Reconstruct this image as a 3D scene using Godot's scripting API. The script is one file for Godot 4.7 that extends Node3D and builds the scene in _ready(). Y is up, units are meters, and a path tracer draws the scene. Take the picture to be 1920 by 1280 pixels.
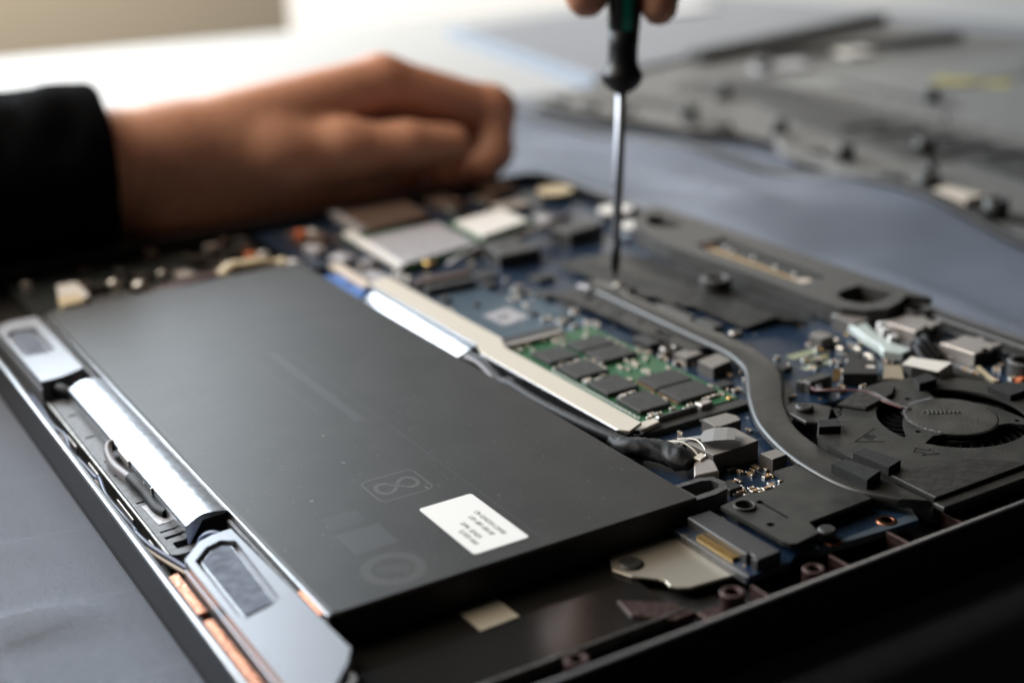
extends Node3D
# Measurements below are millimetres in the laptop's own frame: u along its long side, v from its front edge to its hinge, z up from the battery's top face.

const CLOTH := -14.0
const DRY := 0
var m := {}
var rng := RandomNumberGenerator.new()
var taken := {}
var cloth_noise := FastNoiseLite.new()

static func w(p: Vector3) -> Vector3:
	return Vector3(p.x, p.z + 14.0, -p.y) * 0.001

static func d3(p: Vector3) -> Vector3:
	return Vector3(p.x, p.z, -p.y)

# ------------------------------------------------------------------ mesh building
class Mb:
	var st := SurfaceTool.new()
	var uvs := Vector2(0.01, 0.01)
	var uvo := Vector2.ZERO
	var group := -1
	var o := Vector3.ZERO
	func _init() -> void:
		st.begin(Mesh.PRIMITIVE_TRIANGLES)
	func t(a: Vector3, b: Vector3, c: Vector3) -> void:
		st.set_smooth_group(group)
		for p: Vector3 in [a, c, b]:
			st.set_uv(Vector2(p.x, -p.y) * uvs + uvo)
			var q: Vector3 = p - o
			st.add_vertex(Vector3(q.x, q.z + (14.0 if o == Vector3.ZERO else 0.0), -q.y) * 0.001)
	func q(a: Vector3, b: Vector3, c: Vector3, d: Vector3) -> void:
		t(a, b, c)
		t(a, c, d)
	func oriented(tris: Array, flat_from := 1 << 30) -> void:
		var vol := 0.0
		var k: Vector3 = tris[0]
		for i in range(0, tris.size(), 3):
			vol += (tris[i] - k).dot((tris[i + 1] - k).cross(tris[i + 2] - k))
		for i in range(0, tris.size(), 3):
			if i >= flat_from:
				group = -1
			if vol >= 0.0:
				t(tris[i], tris[i + 1], tris[i + 2])
			else:
				t(tris[i], tris[i + 2], tris[i + 1])
	func done() -> ArrayMesh:
		st.generate_normals()
		return st.commit()

static func ccw(p: PackedVector2Array) -> PackedVector2Array:
	var a := 0.0
	for i in p.size():
		a += p[i].cross(p[(i + 1) % p.size()])
	if a < 0.0:
		p = p.duplicate()
		p.reverse()
	return p

static func inset(p: PackedVector2Array, d: float) -> PackedVector2Array:
	var r := PackedVector2Array()
	var n := p.size()
	for i in n:
		var e0 := (p[i] - p[(i + n - 1) % n]).normalized()
		var e1 := (p[(i + 1) % n] - p[i]).normalized()
		var n0 := Vector2(-e0.y, e0.x)
		var n1 := Vector2(-e1.y, e1.x)
		var b := n0 + n1
		var k := b.length_squared()
		r.append(p[i] + (b * (2.0 * d / k) if k > 0.4 else n0 * d))
	return r

static func at2(p: Vector2, z: float) -> Vector3:
	return Vector3(p.x, p.y, z)

static func prism(b: Mb, poly: PackedVector2Array, z0: float, z1: float, bev := 0.0) -> void:
	poly = ccw(poly)
	var n := poly.size()
	var top := inset(poly, bev) if bev > 0.0 else poly
	for i in n:
		var j := (i + 1) % n
		b.q(at2(poly[i], z0), at2(poly[j], z0), at2(poly[j], z1 - bev), at2(poly[i], z1 - bev))
		if bev > 0.0:
			b.q(at2(poly[i], z1 - bev), at2(poly[j], z1 - bev), at2(top[j], z1), at2(top[i], z1))
	cap(b, top, z1, true)
	cap(b, poly, z0, false)

static func cap(b: Mb, poly: PackedVector2Array, z: float, up: bool) -> void:
	var ix := Geometry2D.triangulate_polygon(poly)
	for i in range(0, ix.size(), 3):
		var a := poly[ix[i]]
		var c := poly[ix[i + 1]]
		var e := poly[ix[i + 2]]
		if ((c - a).cross(e - a) > 0.0) == up:
			b.t(at2(a, z), at2(c, z), at2(e, z))
		else:
			b.t(at2(a, z), at2(e, z), at2(c, z))

static func rect(u0: float, v0: float, u1: float, v1: float) -> PackedVector2Array:
	return PackedVector2Array([Vector2(u0, v0), Vector2(u1, v0), Vector2(u1, v1), Vector2(u0, v1)])

static func turned(cu: float, cv: float, su: float, sv: float, deg: float) -> PackedVector2Array:
	var r := PackedVector2Array()
	for c: Vector2 in [Vector2(-1, -1), Vector2(1, -1), Vector2(1, 1), Vector2(-1, 1)]:
		r.append(Vector2(cu, cv) + (c * Vector2(su, sv) * 0.5).rotated(deg_to_rad(deg)))
	return r

static func pg(a: Array) -> PackedVector2Array:
	var r := PackedVector2Array()
	for i in range(0, a.size(), 2):
		r.append(Vector2(a[i], a[i + 1]))
	return r

static func rounded(u0: float, v0: float, u1: float, v1: float, r: float, n := 6) -> PackedVector2Array:
	var p := PackedVector2Array()
	for k in 4:
		var c := Vector2(u1 - r if k == 0 or k == 3 else u0 + r, v1 - r if k < 2 else v0 + r)
		for i in n + 1:
			p.append(c + Vector2.from_angle(PI / 2 * (k + float(i) / n)) * r)
	return p

static func circle(cu: float, cv: float, r: float, n := 28) -> PackedVector2Array:
	var p := PackedVector2Array()
	for i in n:
		p.append(Vector2(cu, cv) + Vector2.from_angle(TAU * i / n) * r)
	return p

static func loft(b: Mb, rings: Array, closed := true, caps := true, group := 1) -> void:
	var tris := []
	var n: int = rings[0].size()
	for k in rings.size() - 1:
		for i in (n if closed else n - 1):
			var j := (i + 1) % n
			tris.append_array([rings[k][i], rings[k][j], rings[k + 1][j], rings[k][i], rings[k + 1][j], rings[k + 1][i]])
	var cap_from := tris.size()
	if caps:
		for k: int in [0, rings.size() - 1]:
			var mid := Vector3.ZERO
			for p: Vector3 in rings[k]:
				mid += p / n
			for i in n:
				var j := (i + 1) % n
				tris.append_array([mid, rings[k][j], rings[k][i]] if k == 0 else [mid, rings[k][i], rings[k][j]])
	b.group = group
	b.oriented(tris, cap_from)
	b.group = -1

static func spline(pts: Array, per := 6) -> Array:
	var r := []
	var n := pts.size()
	for i in n - 1:
		for s in per:
			r.append(pts[i].cubic_interpolate(pts[i + 1], pts[maxi(i - 1, 0)], pts[mini(i + 2, n - 1)], float(s) / per))
	r.append(pts[n - 1])
	return r

static func tube(b: Mb, pts: Array, r: float, n := 8, squash := 1.0) -> void:
	var rings := []
	var up := Vector3(0, 0, 1)
	for i in pts.size():
		var dir: Vector3 = (pts[mini(i + 1, pts.size() - 1)] - pts[maxi(i - 1, 0)]).normalized()
		var side := dir.cross(up)
		if side.length() < 0.05:
			side = dir.cross(Vector3(1, 0, 0))
		side = side.normalized()
		var u2 := side.cross(dir).normalized()
		var ring := PackedVector3Array()
		for k in n:
			var a := TAU * k / n
			ring.append(pts[i] + side * cos(a) * r + u2 * sin(a) * r * squash)
		rings.append(ring)
	loft(b, rings)

static func lathe(b: Mb, cu: float, cv: float, prof: Array, n := 28, group := 1) -> void:
	var rings := []
	for p: Vector2 in prof:
		var ring := PackedVector3Array()
		for i in n:
			var a := TAU * i / n
			ring.append(Vector3(cu + cos(a) * p.x, cv + sin(a) * p.x, p.y))
		rings.append(ring)
	loft(b, rings, true, false, group)

# ------------------------------------------------------------------ nodes
func numbered(called: String, under: Node) -> String:
	var k := str(under.get_instance_id()) + called
	taken[k] = taken.get(k, -1) + 1
	return called if taken[k] == 0 else "%s_%03d" % [called, taken[k]]

func thing(called: String, label: String, category: String, at: Vector3) -> Node3D:
	var o := Node3D.new()
	o.name = numbered(called, self)
	add_child(o, true)
	o.position = w(at)
	o.set_meta("label", label)
	o.set_meta("category", category)
	return o

func put(called: String, mesh: Mesh, mat: Material, under: Node3D) -> MeshInstance3D:
	var o := MeshInstance3D.new()
	o.name = numbered(called, under)
	o.mesh = mesh
	o.material_override = mat
	under.add_child(o, true)
	if under.get_parent() == self:
		o.position = -under.position
	return o

func solid(called: String, poly: PackedVector2Array, z0: float, z1: float, mat: Material, under: Node3D, bev := 0.12) -> MeshInstance3D:
	var b := Mb.new()
	prism(b, poly, z0, z1, bev)
	return put(called, b.done(), mat, under)

func top(called: String, mesh: Mesh, mat: Material, label: String, category: String, structure := false) -> MeshInstance3D:
	var o := MeshInstance3D.new()
	o.name = numbered(called, self)
	o.mesh = mesh
	o.material_override = mat
	add_child(o, true)
	o.set_meta("label", label)
	if structure:
		o.set_meta("kind", "structure")
	else:
		o.set_meta("category", category)
	return o

func lettering(called: String, words: String, at: Vector3, size_mm: float, deg: float, mat: Material, under: Node3D, mono := false) -> void:
	var tm := TextMesh.new()
	var f := SystemFont.new()
	f.font_names = PackedStringArray(["Droid Sans Mono" if mono else "Droid Sans"])
	tm.font = f
	tm.text = words
	tm.font_size = 32
	tm.pixel_size = 0.001
	tm.depth = 0.001
	tm.horizontal_alignment = HORIZONTAL_ALIGNMENT_LEFT
	var o := put(called, tm, mat, under)
	var b := Basis(Vector3.UP, deg_to_rad(deg)) * Basis(Vector3.RIGHT, -PI / 2)
	b = b.scaled(Vector3.ONE * size_mm / 32.0)
	o.transform = Transform3D(b, w(at) + (o.position if under.get_parent() == self else Vector3.ZERO))

func carved(called: String, poly: PackedVector2Array, z0: float, z1: float, holes: Array, mat: Material, under: Node3D) -> CSGCombiner3D:
	var c := CSGCombiner3D.new()
	c.name = numbered(called, under)
	under.add_child(c, true)
	if under.get_parent() == self:
		c.position = -under.position
	c.material_override = mat
	var base := CSGPolygon3D.new()
	base.name = "blank"
	base.polygon = ccw(poly)
	base.depth = (z1 - z0)
	base.transform = Transform3D(Basis(Vector3.RIGHT, -PI / 2).scaled(Vector3.ONE * 0.001), Vector3(0, (z0 + 14.0 + (z1 - z0)) * 0.001, 0))
	base.transform.origin.y = (z0 + 14.0) * 0.001
	c.add_child(base, true)
	_csg_lift(base)
	for h: Array in holes:
		var cut := CSGPolygon3D.new()
		cut.name = "opening"
		cut.operation = CSGShape3D.OPERATION_SUBTRACTION
		cut.polygon = ccw(h[0])
		cut.depth = h[2] - h[1]
		cut.transform = Transform3D(Basis(Vector3.RIGHT, -PI / 2).scaled(Vector3.ONE * 0.001), Vector3(0, (h[1] + 14.0) * 0.001, 0))
		c.add_child(cut, true)
		_csg_lift(cut)
	return c

func _csg_lift(p: CSGPolygon3D) -> void:
	# CSGPolygon3D extrudes towards its local -Z; turned by -90 degrees about X that is downwards, so start from the upper face
	p.transform.origin.y += p.depth * 0.001

# ------------------------------------------------------------------ textures and materials
static func lin(r: float, g: float, b: float) -> Color:
	return Color(r, g, b).linear_to_srgb()

func noise_tex(freq: float, size: int, octaves: int, lo: float, hi: float, sd: int, cell := false) -> NoiseTexture2D:
	var n := FastNoiseLite.new()
	n.seed = sd
	n.noise_type = FastNoiseLite.TYPE_CELLULAR if cell else FastNoiseLite.TYPE_SIMPLEX_SMOOTH
	n.frequency = freq
	n.fractal_octaves = octaves
	var t := NoiseTexture2D.new()
	t.width = size
	t.height = size
	t.seamless = true
	t.noise = n
	var g := Gradient.new()
	g.set_color(0, Color(lo, lo, lo))
	g.set_color(1, Color(hi, hi, hi))
	t.color_ramp = g
	return t

func bump_tex(freq: float, size: int, octaves: int, strength: float, sd: int) -> NoiseTexture2D:
	var n := FastNoiseLite.new()
	n.seed = sd
	n.frequency = freq
	n.fractal_octaves = octaves
	var t := NoiseTexture2D.new()
	t.width = size
	t.height = size
	t.seamless = true
	t.as_normal_map = true
	t.bump_strength = strength
	t.noise = n
	return t

func mat(called: String, c: Color, rough: float, metal := 0.0, bump: Texture2D = null, scale := 60.0, bump_k := 0.4, tint: Texture2D = null) -> StandardMaterial3D:
	var s := StandardMaterial3D.new()
	s.resource_name = called
	s.albedo_color = c
	s.roughness = rough
	s.metallic = metal
	if bump or tint:
		s.uv1_triplanar = true
		s.uv1_world_triplanar = true
		s.uv1_scale = Vector3.ONE * scale
	if bump:
		s.normal_enabled = true
		s.normal_texture = bump
		s.normal_scale = bump_k
	if tint:
		s.albedo_texture = tint
	m[called] = s
	return s

func specks(base: Color, dust: Color, count: int, sd: int, size := 512, grain := 0.10, cloud := 0.12) -> ImageTexture:
	rng.seed = sd
	var im := Image.create(size, size, false, Image.FORMAT_RGB8)
	var n := FastNoiseLite.new()
	n.seed = sd
	n.frequency = 0.012
	n.fractal_octaves = 4
	for y in size:
		for x in size:
			var k := 1.0 + n.get_noise_2d(x, y) * cloud * 2.0 + rng.randf_range(-grain, grain)
			im.set_pixel(x, y, Color(base.r * k, base.g * k, base.b * k))
	for i in count:
		var x := rng.randi_range(1, size - 4)
		var y := rng.randi_range(1, size - 4)
		var k := rng.randf() * rng.randf()
		im.set_pixel(x, y, base.lerp(dust, 0.25 + 0.75 * k))
		if k > 0.5:
			im.set_pixel(x + 1, y, base.lerp(dust, k * 0.7))
			im.set_pixel(x, y + 1, base.lerp(dust, k * 0.5))
	return ImageTexture.create_from_image(im)

func dusty(called: String, base: Color, dust: Color, count: int, rough: float, sd: int, scale := 22.0, bump: Texture2D = null, bump_k := 0.3) -> void:
	var s := mat(called, Color.WHITE, rough, 0.0, bump, scale, bump_k, specks(base, dust, count, sd))
	s.albedo_color = Color.WHITE

func make_materials() -> void:
	var grain := bump_tex(0.25, 256, 2, 3.0, 5)
	var soft := bump_tex(0.03, 256, 3, 6.0, 8)
	var mottled := noise_tex(0.012, 512, 4, 0.72, 1.0, 21)
	var streaky := noise_tex(0.05, 256, 3, 0.8, 1.0, 23)
	mat("chassis", lin(0.030, 0.030, 0.032), 0.42, 0.3, grain, 90.0, 0.25, mottled)
	mat("chassis_inside", lin(0.022, 0.020, 0.018), 0.5, 0.2, grain, 60.0, 0.3, mottled)
	dusty("black_plate", Color(0.195, 0.192, 0.18), Color(0.5, 0.48, 0.44), 260, 0.48, 31, 24.0, grain, 0.08)
	dusty("fan_plastic", Color(0.205, 0.202, 0.19), Color(0.62, 0.6, 0.55), 1100, 0.5, 33, 20.0, grain, 0.08)
	dusty("heat_pipe", Color(0.185, 0.182, 0.172), Color(0.55, 0.53, 0.5), 420, 0.4, 35, 26.0, grain, 0.08)
	dusty("foam", Color(0.15, 0.15, 0.147), Color(0.6, 0.6, 0.6), 900, 0.95, 37, 60.0, grain, 1.0)
	dusty("tape", Color(0.16, 0.155, 0.145), Color(0.5, 0.48, 0.45), 700, 0.5, 39, 40.0, soft, 0.12)
	dusty("chip", Color(0.175, 0.168, 0.158), Color(0.4, 0.38, 0.35), 200, 0.6, 41, 60.0, grain, 0.15)
	dusty("sticker_hub", Color(0.245, 0.24, 0.225), Color(0.66, 0.63, 0.57), 2200, 0.5, 43, 18.0, grain, 0.1)
	mat("black_rubber", lin(0.009, 0.009, 0.010), 0.55, 0.0, soft, 60.0, 0.1)
	m.black_rubber.metallic_specular = 0.35
	mat("black_void", lin(0.008, 0.008, 0.008), 0.8)
	mat("chrome", lin(0.47, 0.48, 0.50), 0.30, 1.0, soft, 30.0, 0.05, streaky)
	mat("brushed", lin(0.55, 0.55, 0.56), 0.3, 1.0, soft, 40.0, 0.1, streaky)
	mat("steel_dull", lin(0.34, 0.32, 0.29), 0.36, 1.0, soft, 40.0, 0.2, mottled)
	mat("grey_plate", lin(0.13, 0.13, 0.135), 0.45, 0.3, grain, 60.0, 0.25, mottled)
	mat("cream_metal", lin(0.66, 0.61, 0.52), 0.42, 0.1, grain, 60.0, 0.1)
	mat("silver_label", lin(0.56, 0.55, 0.58), 0.45, 0.2, soft, 60.0, 0.2, mottled)
	mat("white_label", lin(0.78, 0.77, 0.75), 0.6)
	mat("cream_label", lin(0.42, 0.38, 0.30), 0.6)
	mat("ink", lin(0.03, 0.03, 0.035), 0.6)
	mat("print_faint", lin(0.09, 0.088, 0.084), 0.5)
	mat("pcb_green", lin(0.045, 0.17, 0.075), 0.32, 0.0, soft, 120.0, 0.1, mottled)
	mat("pcb_edge", lin(0.015, 0.02, 0.02), 0.5)
	mat("gold", lin(0.72, 0.47, 0.17), 0.3, 1.0)
	mat("copper", lin(0.62, 0.27, 0.16), 0.34, 1.0, soft, 80.0, 0.4, mottled)
	mat("copper_dull", lin(0.07, 0.034, 0.028), 0.5, 0.5, soft, 80.0, 0.4, mottled)
	mat("solder", lin(0.52, 0.51, 0.48), 0.42, 1.0)
	mat("ceramic", lin(0.36, 0.24, 0.14), 0.5)
	mat("inductor", lin(0.10, 0.092, 0.084), 0.6, 0.0, grain, 80.0, 0.2)
	mat("inductor_top", lin(0.22, 0.20, 0.18), 0.62, 0.1, grain, 80.0, 0.2)
	mat("slot_grey", lin(0.042, 0.041, 0.043), 0.5, 0.0, grain, 80.0, 0.15)
	mat("warm_steel", lin(0.52, 0.48, 0.40), 0.38, 0.6, grain, 60.0, 0.1)
	mat("shield_can", lin(0.50, 0.46, 0.43), 0.38, 0.5, grain, 60.0, 0.2)
	mat("brown_card", lin(0.17, 0.115, 0.09), 0.5, 0.1, grain, 60.0, 0.2, mottled)
	mat("mint_frame", lin(0.50, 0.56, 0.53), 0.4)
	mat("blue_plastic", lin(0.035, 0.14, 0.45), 0.4)
	mat("beige_plastic", lin(0.62, 0.53, 0.44), 0.5)
	mat("kapton", lin(0.72, 0.62, 0.42), 0.4)
	mat("wire_blue", lin(0.10, 0.13, 0.24), 0.38)
	mat("wire_cream", lin(0.55, 0.46, 0.36), 0.45)
	mat("wire_red", lin(0.12, 0.035, 0.03), 0.4)
	mat("wire_grey", lin(0.20, 0.18, 0.19), 0.4)
	mat("orange_part", lin(0.6, 0.16, 0.05), 0.5)
	mat("purple_part", lin(0.06, 0.035, 0.2), 0.5)
	mat("touch_gloss", lin(0.016, 0.015, 0.014), 0.12)
	mat("magnet", lin(0.24, 0.27, 0.34), 0.7, 0.0, grain, 40.0, 0.1, mottled)
	m.magnet.metallic_specular = 0.2
	mat("speaker_shell", lin(0.26, 0.27, 0.295), 0.36, 0.45, grain, 60.0, 0.1)
	mat("film", lin(0.034, 0.032, 0.028), 0.48, 0.0, soft, 25.0, 0.08, mottled)
	mat("white_tape", lin(0.70, 0.66, 0.60), 0.6)
	mat("bar_plastic", lin(0.085, 0.083, 0.079), 0.5, 0.1, grain, 70.0, 0.3, mottled)
	mat("cover_plastic", lin(0.20, 0.193, 0.18), 0.6, 0.0, grain, 30.0, 0.2, mottled)
	mat("cover_dark", lin(0.055, 0.053, 0.051), 0.6, 0.0, grain, 30.0, 0.2, mottled)
	mat("cover_light", lin(0.27, 0.27, 0.262), 0.55, 0.0, grain, 30.0, 0.2, mottled)
	mat("post", lin(0.03, 0.03, 0.028), 0.5)
	mat("yellow_sticker", lin(0.42, 0.36, 0.09), 0.6)
	mat("panel_grey", lin(0.30, 0.31, 0.34), 0.6, 0.0, grain, 20.0, 0.2, mottled)
	mat("panel_edge", lin(0.27, 0.32, 0.40), 0.6)
	mat("cloth", lin(0.165, 0.190, 0.245), 0.62, 0.0, bump_tex(0.3, 512, 3, 8.0, 12), 30.0, 0.8, noise_tex(0.2, 512, 3, 0.82, 1.0, 14))
	m.cloth.rim_enabled = true
	m.cloth.rim = 0.2
	m.cloth.metallic_specular = 0.55
	mat("table_white", lin(0.40, 0.40, 0.392), 0.6)
	mat("wall_tan", lin(0.45, 0.405, 0.335), 0.9)
	mat("black_fabric", lin(0.0045, 0.005, 0.006), 0.95, 0.0, grain, 60.0, 0.8)
	m.black_fabric.metallic_specular = 0.15
	mat("skin", lin(0.74, 0.39, 0.255), 0.46, 0.0, soft, 45.0, 0.25, noise_tex(0.02, 256, 4, 0.86, 1.0, 16))
	m.skin.subsurf_scatter_enabled = true
	m.skin.subsurf_scatter_strength = 0.12
	mat("ribbon_grey", lin(0.17, 0.165, 0.158), 0.5)
	mat("rim_metal", lin(0.34, 0.34, 0.35), 0.3, 0.9, grain, 60.0, 0.08)
	mat("nail", lin(0.52, 0.30, 0.22), 0.35)
	mat("handle_green", lin(0.014, 0.30, 0.205), 0.3)
	mat("handle_black", lin(0.010, 0.011, 0.012), 0.45)
	mat("shaft_steel", lin(0.36, 0.37, 0.41), 0.4, 1.0)
	mat("tip_black", lin(0.02, 0.02, 0.022), 0.4, 0.5)

# ------------------------------------------------------------------ skin: smooth union of tapered capsules, meshed as surface nets
func flesh(bones: Array, cell: float) -> ArrayMesh:
	var lo := Vector3.ONE * 1e6
	var hi := -lo
	for b: Array in bones:
		var r: float = maxf(b[2], b[3]) + b[4] + 2.0 * cell
		for e: Vector3 in [b[0], b[1]]:
			lo = lo.min(e - Vector3.ONE * r)
			hi = hi.max(e + Vector3.ONE * r)
	var nx := int((hi.x - lo.x) / cell) + 2
	var ny := int((hi.y - lo.y) / cell) + 2
	var nz := int((hi.z - lo.z) / cell) + 2
	var f := PackedFloat32Array()
	f.resize(nx * ny * nz)
	f.fill(60.0)
	for b: Array in bones:
		var a: Vector3 = b[0]
		var ab: Vector3 = b[1] - b[0]
		var l2 := maxf(ab.length_squared(), 1e-6)
		var ra: float = b[2]
		var rb: float = b[3]
		var k: float = b[4]
		var r := maxf(ra, rb) + k * 1.5 + 2.0 * cell
		var i0 := ((a.min(b[1]) - Vector3.ONE * r - lo) / cell).max(Vector3.ZERO)
		var i1 := ((a.max(b[1]) + Vector3.ONE * r - lo) / cell)
		for z in range(int(i0.z), mini(int(i1.z) + 1, nz)):
			for y in range(int(i0.y), mini(int(i1.y) + 1, ny)):
				var at := (z * ny + y) * nx
				for x in range(int(i0.x), mini(int(i1.x) + 1, nx)):
					var p := lo + Vector3(x, y, z) * cell - a
					var t := clampf(p.dot(ab) / l2, 0.0, 1.0)
					var dd := (p - ab * t).length() - lerpf(ra, rb, t)
					var old := f[at + x]
					var h := maxf(k - absf(old - dd), 0.0) / k
					f[at + x] = minf(old, dd) - h * h * k * 0.25
	var ids := PackedInt32Array()
	ids.resize(nx * ny * nz)
	ids.fill(-1)
	var verts := PackedVector3Array()
	var norms := PackedVector3Array()
	var step := [0, 1, nx, nx + 1, nx * ny, nx * ny + 1, nx * ny + nx, nx * ny + nx + 1]
	var edges := [[0, 1], [2, 3], [4, 5], [6, 7], [0, 2], [1, 3], [4, 6], [5, 7], [0, 4], [1, 5], [2, 6], [3, 7]]
	for z in nz - 1:
		for y in ny - 1:
			for x in nx - 1:
				var at := (z * ny + y) * nx + x
				var mask := 0
				for c in 8:
					if f[at + step[c]] < 0.0:
						mask |= 1 << c
				if mask == 0 or mask == 255:
					continue
				var s := Vector3.ZERO
				var n := 0
				for e: Array in edges:
					var fa := f[at + step[e[0]]]
					var fb := f[at + step[e[1]]]
					if (fa < 0.0) != (fb < 0.0):
						var t := fa / (fa - fb)
						var pa := Vector3(e[0] & 1, (e[0] >> 1) & 1, e[0] >> 2)
						var pb := Vector3(e[1] & 1, (e[1] >> 1) & 1, e[1] >> 2)
						s += pa.lerp(pb, t)
						n += 1
				s /= n
				var g := Vector3.ZERO
				for c in 8:
					var q := Vector3(c & 1, (c >> 1) & 1, c >> 2)
					var wx := s.x if q.x > 0.5 else 1.0 - s.x
					var wy := s.y if q.y > 0.5 else 1.0 - s.y
					var wz := s.z if q.z > 0.5 else 1.0 - s.z
					var v := f[at + step[c]]
					g += v * Vector3((1.0 if q.x > 0.5 else -1.0) * wy * wz, (1.0 if q.y > 0.5 else -1.0) * wx * wz, (1.0 if q.z > 0.5 else -1.0) * wx * wy)
				ids[at] = verts.size()
				verts.append(w(lo + (Vector3(x, y, z) + s) * cell))
				norms.append(d3(g.normalized()))
	var ix := PackedInt32Array()
	var ax := [1, nx, nx * ny]
	for z in range(1, nz - 1):
		for y in range(1, ny - 1):
			for x in range(1, nx - 1):
				var at := (z * ny + y) * nx + x
				var here := f[at] < 0.0
				for a in 3:
					if here == (f[at + ax[a]] < 0.0):
						continue
					var s1: int = ax[(a + 1) % 3]
					var s2: int = ax[(a + 2) % 3]
					var c0 := ids[at]
					var c1 := ids[at - s1]
					var c2 := ids[at - s1 - s2]
					var c3 := ids[at - s2]
					if here:
						ix.append_array([c0, c2, c1, c0, c3, c2])
					else:
						ix.append_array([c0, c1, c2, c0, c2, c3])
	var arr := []
	arr.resize(Mesh.ARRAY_MAX)
	arr[Mesh.ARRAY_VERTEX] = verts
	arr[Mesh.ARRAY_NORMAL] = norms
	arr[Mesh.ARRAY_INDEX] = ix
	var am := ArrayMesh.new()
	am.add_surface_from_arrays(Mesh.PRIMITIVE_TRIANGLES, arr)
	return am

# ------------------------------------------------------------------ scene
func _ready() -> void:
	camera_and_light()
	rng.seed = 7
	make_materials()
	surroundings()
	cover_and_panel()
	laptop()
	screwdriver()
	person()

func camera_and_light() -> void:
	var cam := Camera3D.new()
	cam.name = "camera"
	add_child(cam)
	cam.transform = Transform3D(Basis(Vector3(0.51372, -0.03914, -0.85707), Vector3(-0.2783, 0.93734, -0.20961), Vector3(0.81157, 0.34621, 0.47064)).orthonormalized(), w(Vector3(419.43, -84.08, 134.0)))
	var lens := CameraAttributesPhysical.new()
	lens.frustum_focal_length = 50.0
	lens.frustum_near = 0.02
	lens.frustum_far = 20.0
	lens.frustum_focus_distance = 0.312
	lens.exposure_aperture = 7.1
	cam.attributes = lens
	cam.current = true
	var env := Environment.new()
	env.background_mode = Environment.BG_COLOR
	env.background_color = lin(0.009, 0.0088, 0.0085)
	env.tonemap_mode = Environment.TONE_MAPPER_LINEAR
	env.tonemap_exposure = 1.0
	env.sdfgi_enabled = true
	env.ssao_enabled = true
	env.ssil_enabled = true
	var we := WorldEnvironment.new()
	we.name = "environment"
	we.environment = env
	add_child(we)
	# the big window to the left of the picture, beyond the laptop's far end
	area("window_light", Vector3(-4640, -1450, 2450), Vector3(40, 60, 0), Vector2(6.8, 2.6), Color(0.90, 0.955, 1.0), 65.0)
	# added fill lamp standing before the glowing backdrop panel
	area("backdrop_fill_light", Vector3(-1480, 1250, 120), Vector3(100, 200, 0), Vector2(0.9, 0.7), Color(1.0, 0.97, 0.92), 0.5)
	area("hand_fill_light", Vector3(-300, -250, 560), Vector3(-90, 110, 0), Vector2(0.5, 0.5), Color(1.0, 0.94, 0.87), 0.62)  # fill lamp added close by to brighten the hand
	# lamp added over the far end of the table to brighten the wall
	area("wall_fill_light", Vector3(-1000, 150, 700), Vector3(-1500, 150, -200), Vector2(0.4, 0.4), Color(1.0, 0.96, 0.9), 1.7)

func area(called: String, at: Vector3, to: Vector3, size: Vector2, c: Color, energy: float) -> void:
	var l := AreaLight3D.new()
	l.name = called
	add_child(l)
	l.area_size = size
	l.light_color = c
	l.light_energy = energy
	l.area_range = 8.0
	l.area_attenuation = 2.0
	l.shadow_enabled = true
	l.look_at_from_position(w(at), w(to), Vector3.UP)

func surroundings() -> void:
	var b := Mb.new()
	prism(b, pg([-690, -900, -655, 125, -624, 343, -560, 1500, 252, 1500, 252, -900]), CLOTH - 26.0, CLOTH - 0.8, 2.0)
	top("white_table", b.done(), m.table_white, "white table top that everything lies on", "table")
	b = Mb.new()
	prism(b, rect(-1560, -1500, -1500, 688), -760.0, 60.0)
	top("tan_wall", b.done(), m.wall_tan, "plain tan wall beyond the far edge of the white table", "wall", true)
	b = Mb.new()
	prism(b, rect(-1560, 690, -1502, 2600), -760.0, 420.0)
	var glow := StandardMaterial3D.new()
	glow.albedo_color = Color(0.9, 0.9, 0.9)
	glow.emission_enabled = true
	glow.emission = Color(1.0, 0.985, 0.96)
	glow.emission_energy_multiplier = 0.74  # glow added to a plain backdrop panel to make the area behind bright
	top("glow_backdrop", b.done(), glow, "white backdrop panel with an added glow behind the far end of the table", "backdrop")
	# blue-grey cloth with soft folds
	b = Mb.new()
	b.group = 1
	var nu := 150
	var nv := 150
	var hts := []
	for j in nv + 1:
		var row := PackedVector3Array()
		for i in nu + 1:
			var v := lerpf(-330.0, 345.0, float(j) / nv)
			var u := lerpf(-262.0 + (v - 324.0) * 0.06, 520.0, float(i) / nu)
			var h := cloth_height(u, v)
			var at := Vector3(u, v, CLOTH - 0.3 + h)
			if u > 252.0:  # cloth drops over the table edge, shaped to leave this corner dark
				var over := u - 252.0
				var turn := minf(over / 8.0, PI / 2.0)
				at = Vector3(252.0 + sin(turn) * 8.0 - maxf(over - 12.5, 0.0) * 0.02, v, CLOTH - 0.3 - (1.0 - cos(turn)) * 8.0 - maxf(over - 12.5, 0.0))
			row.append(at)
		hts.append(row)
	for j in nv:
		for i in nu:
			b.q(hts[j][i], hts[j][i + 1], hts[j + 1][i + 1], hts[j + 1][i])
	top("grey_cloth", b.done(), m.cloth, "blue-grey cloth with soft folds spread under the laptop", "cloth")

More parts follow.
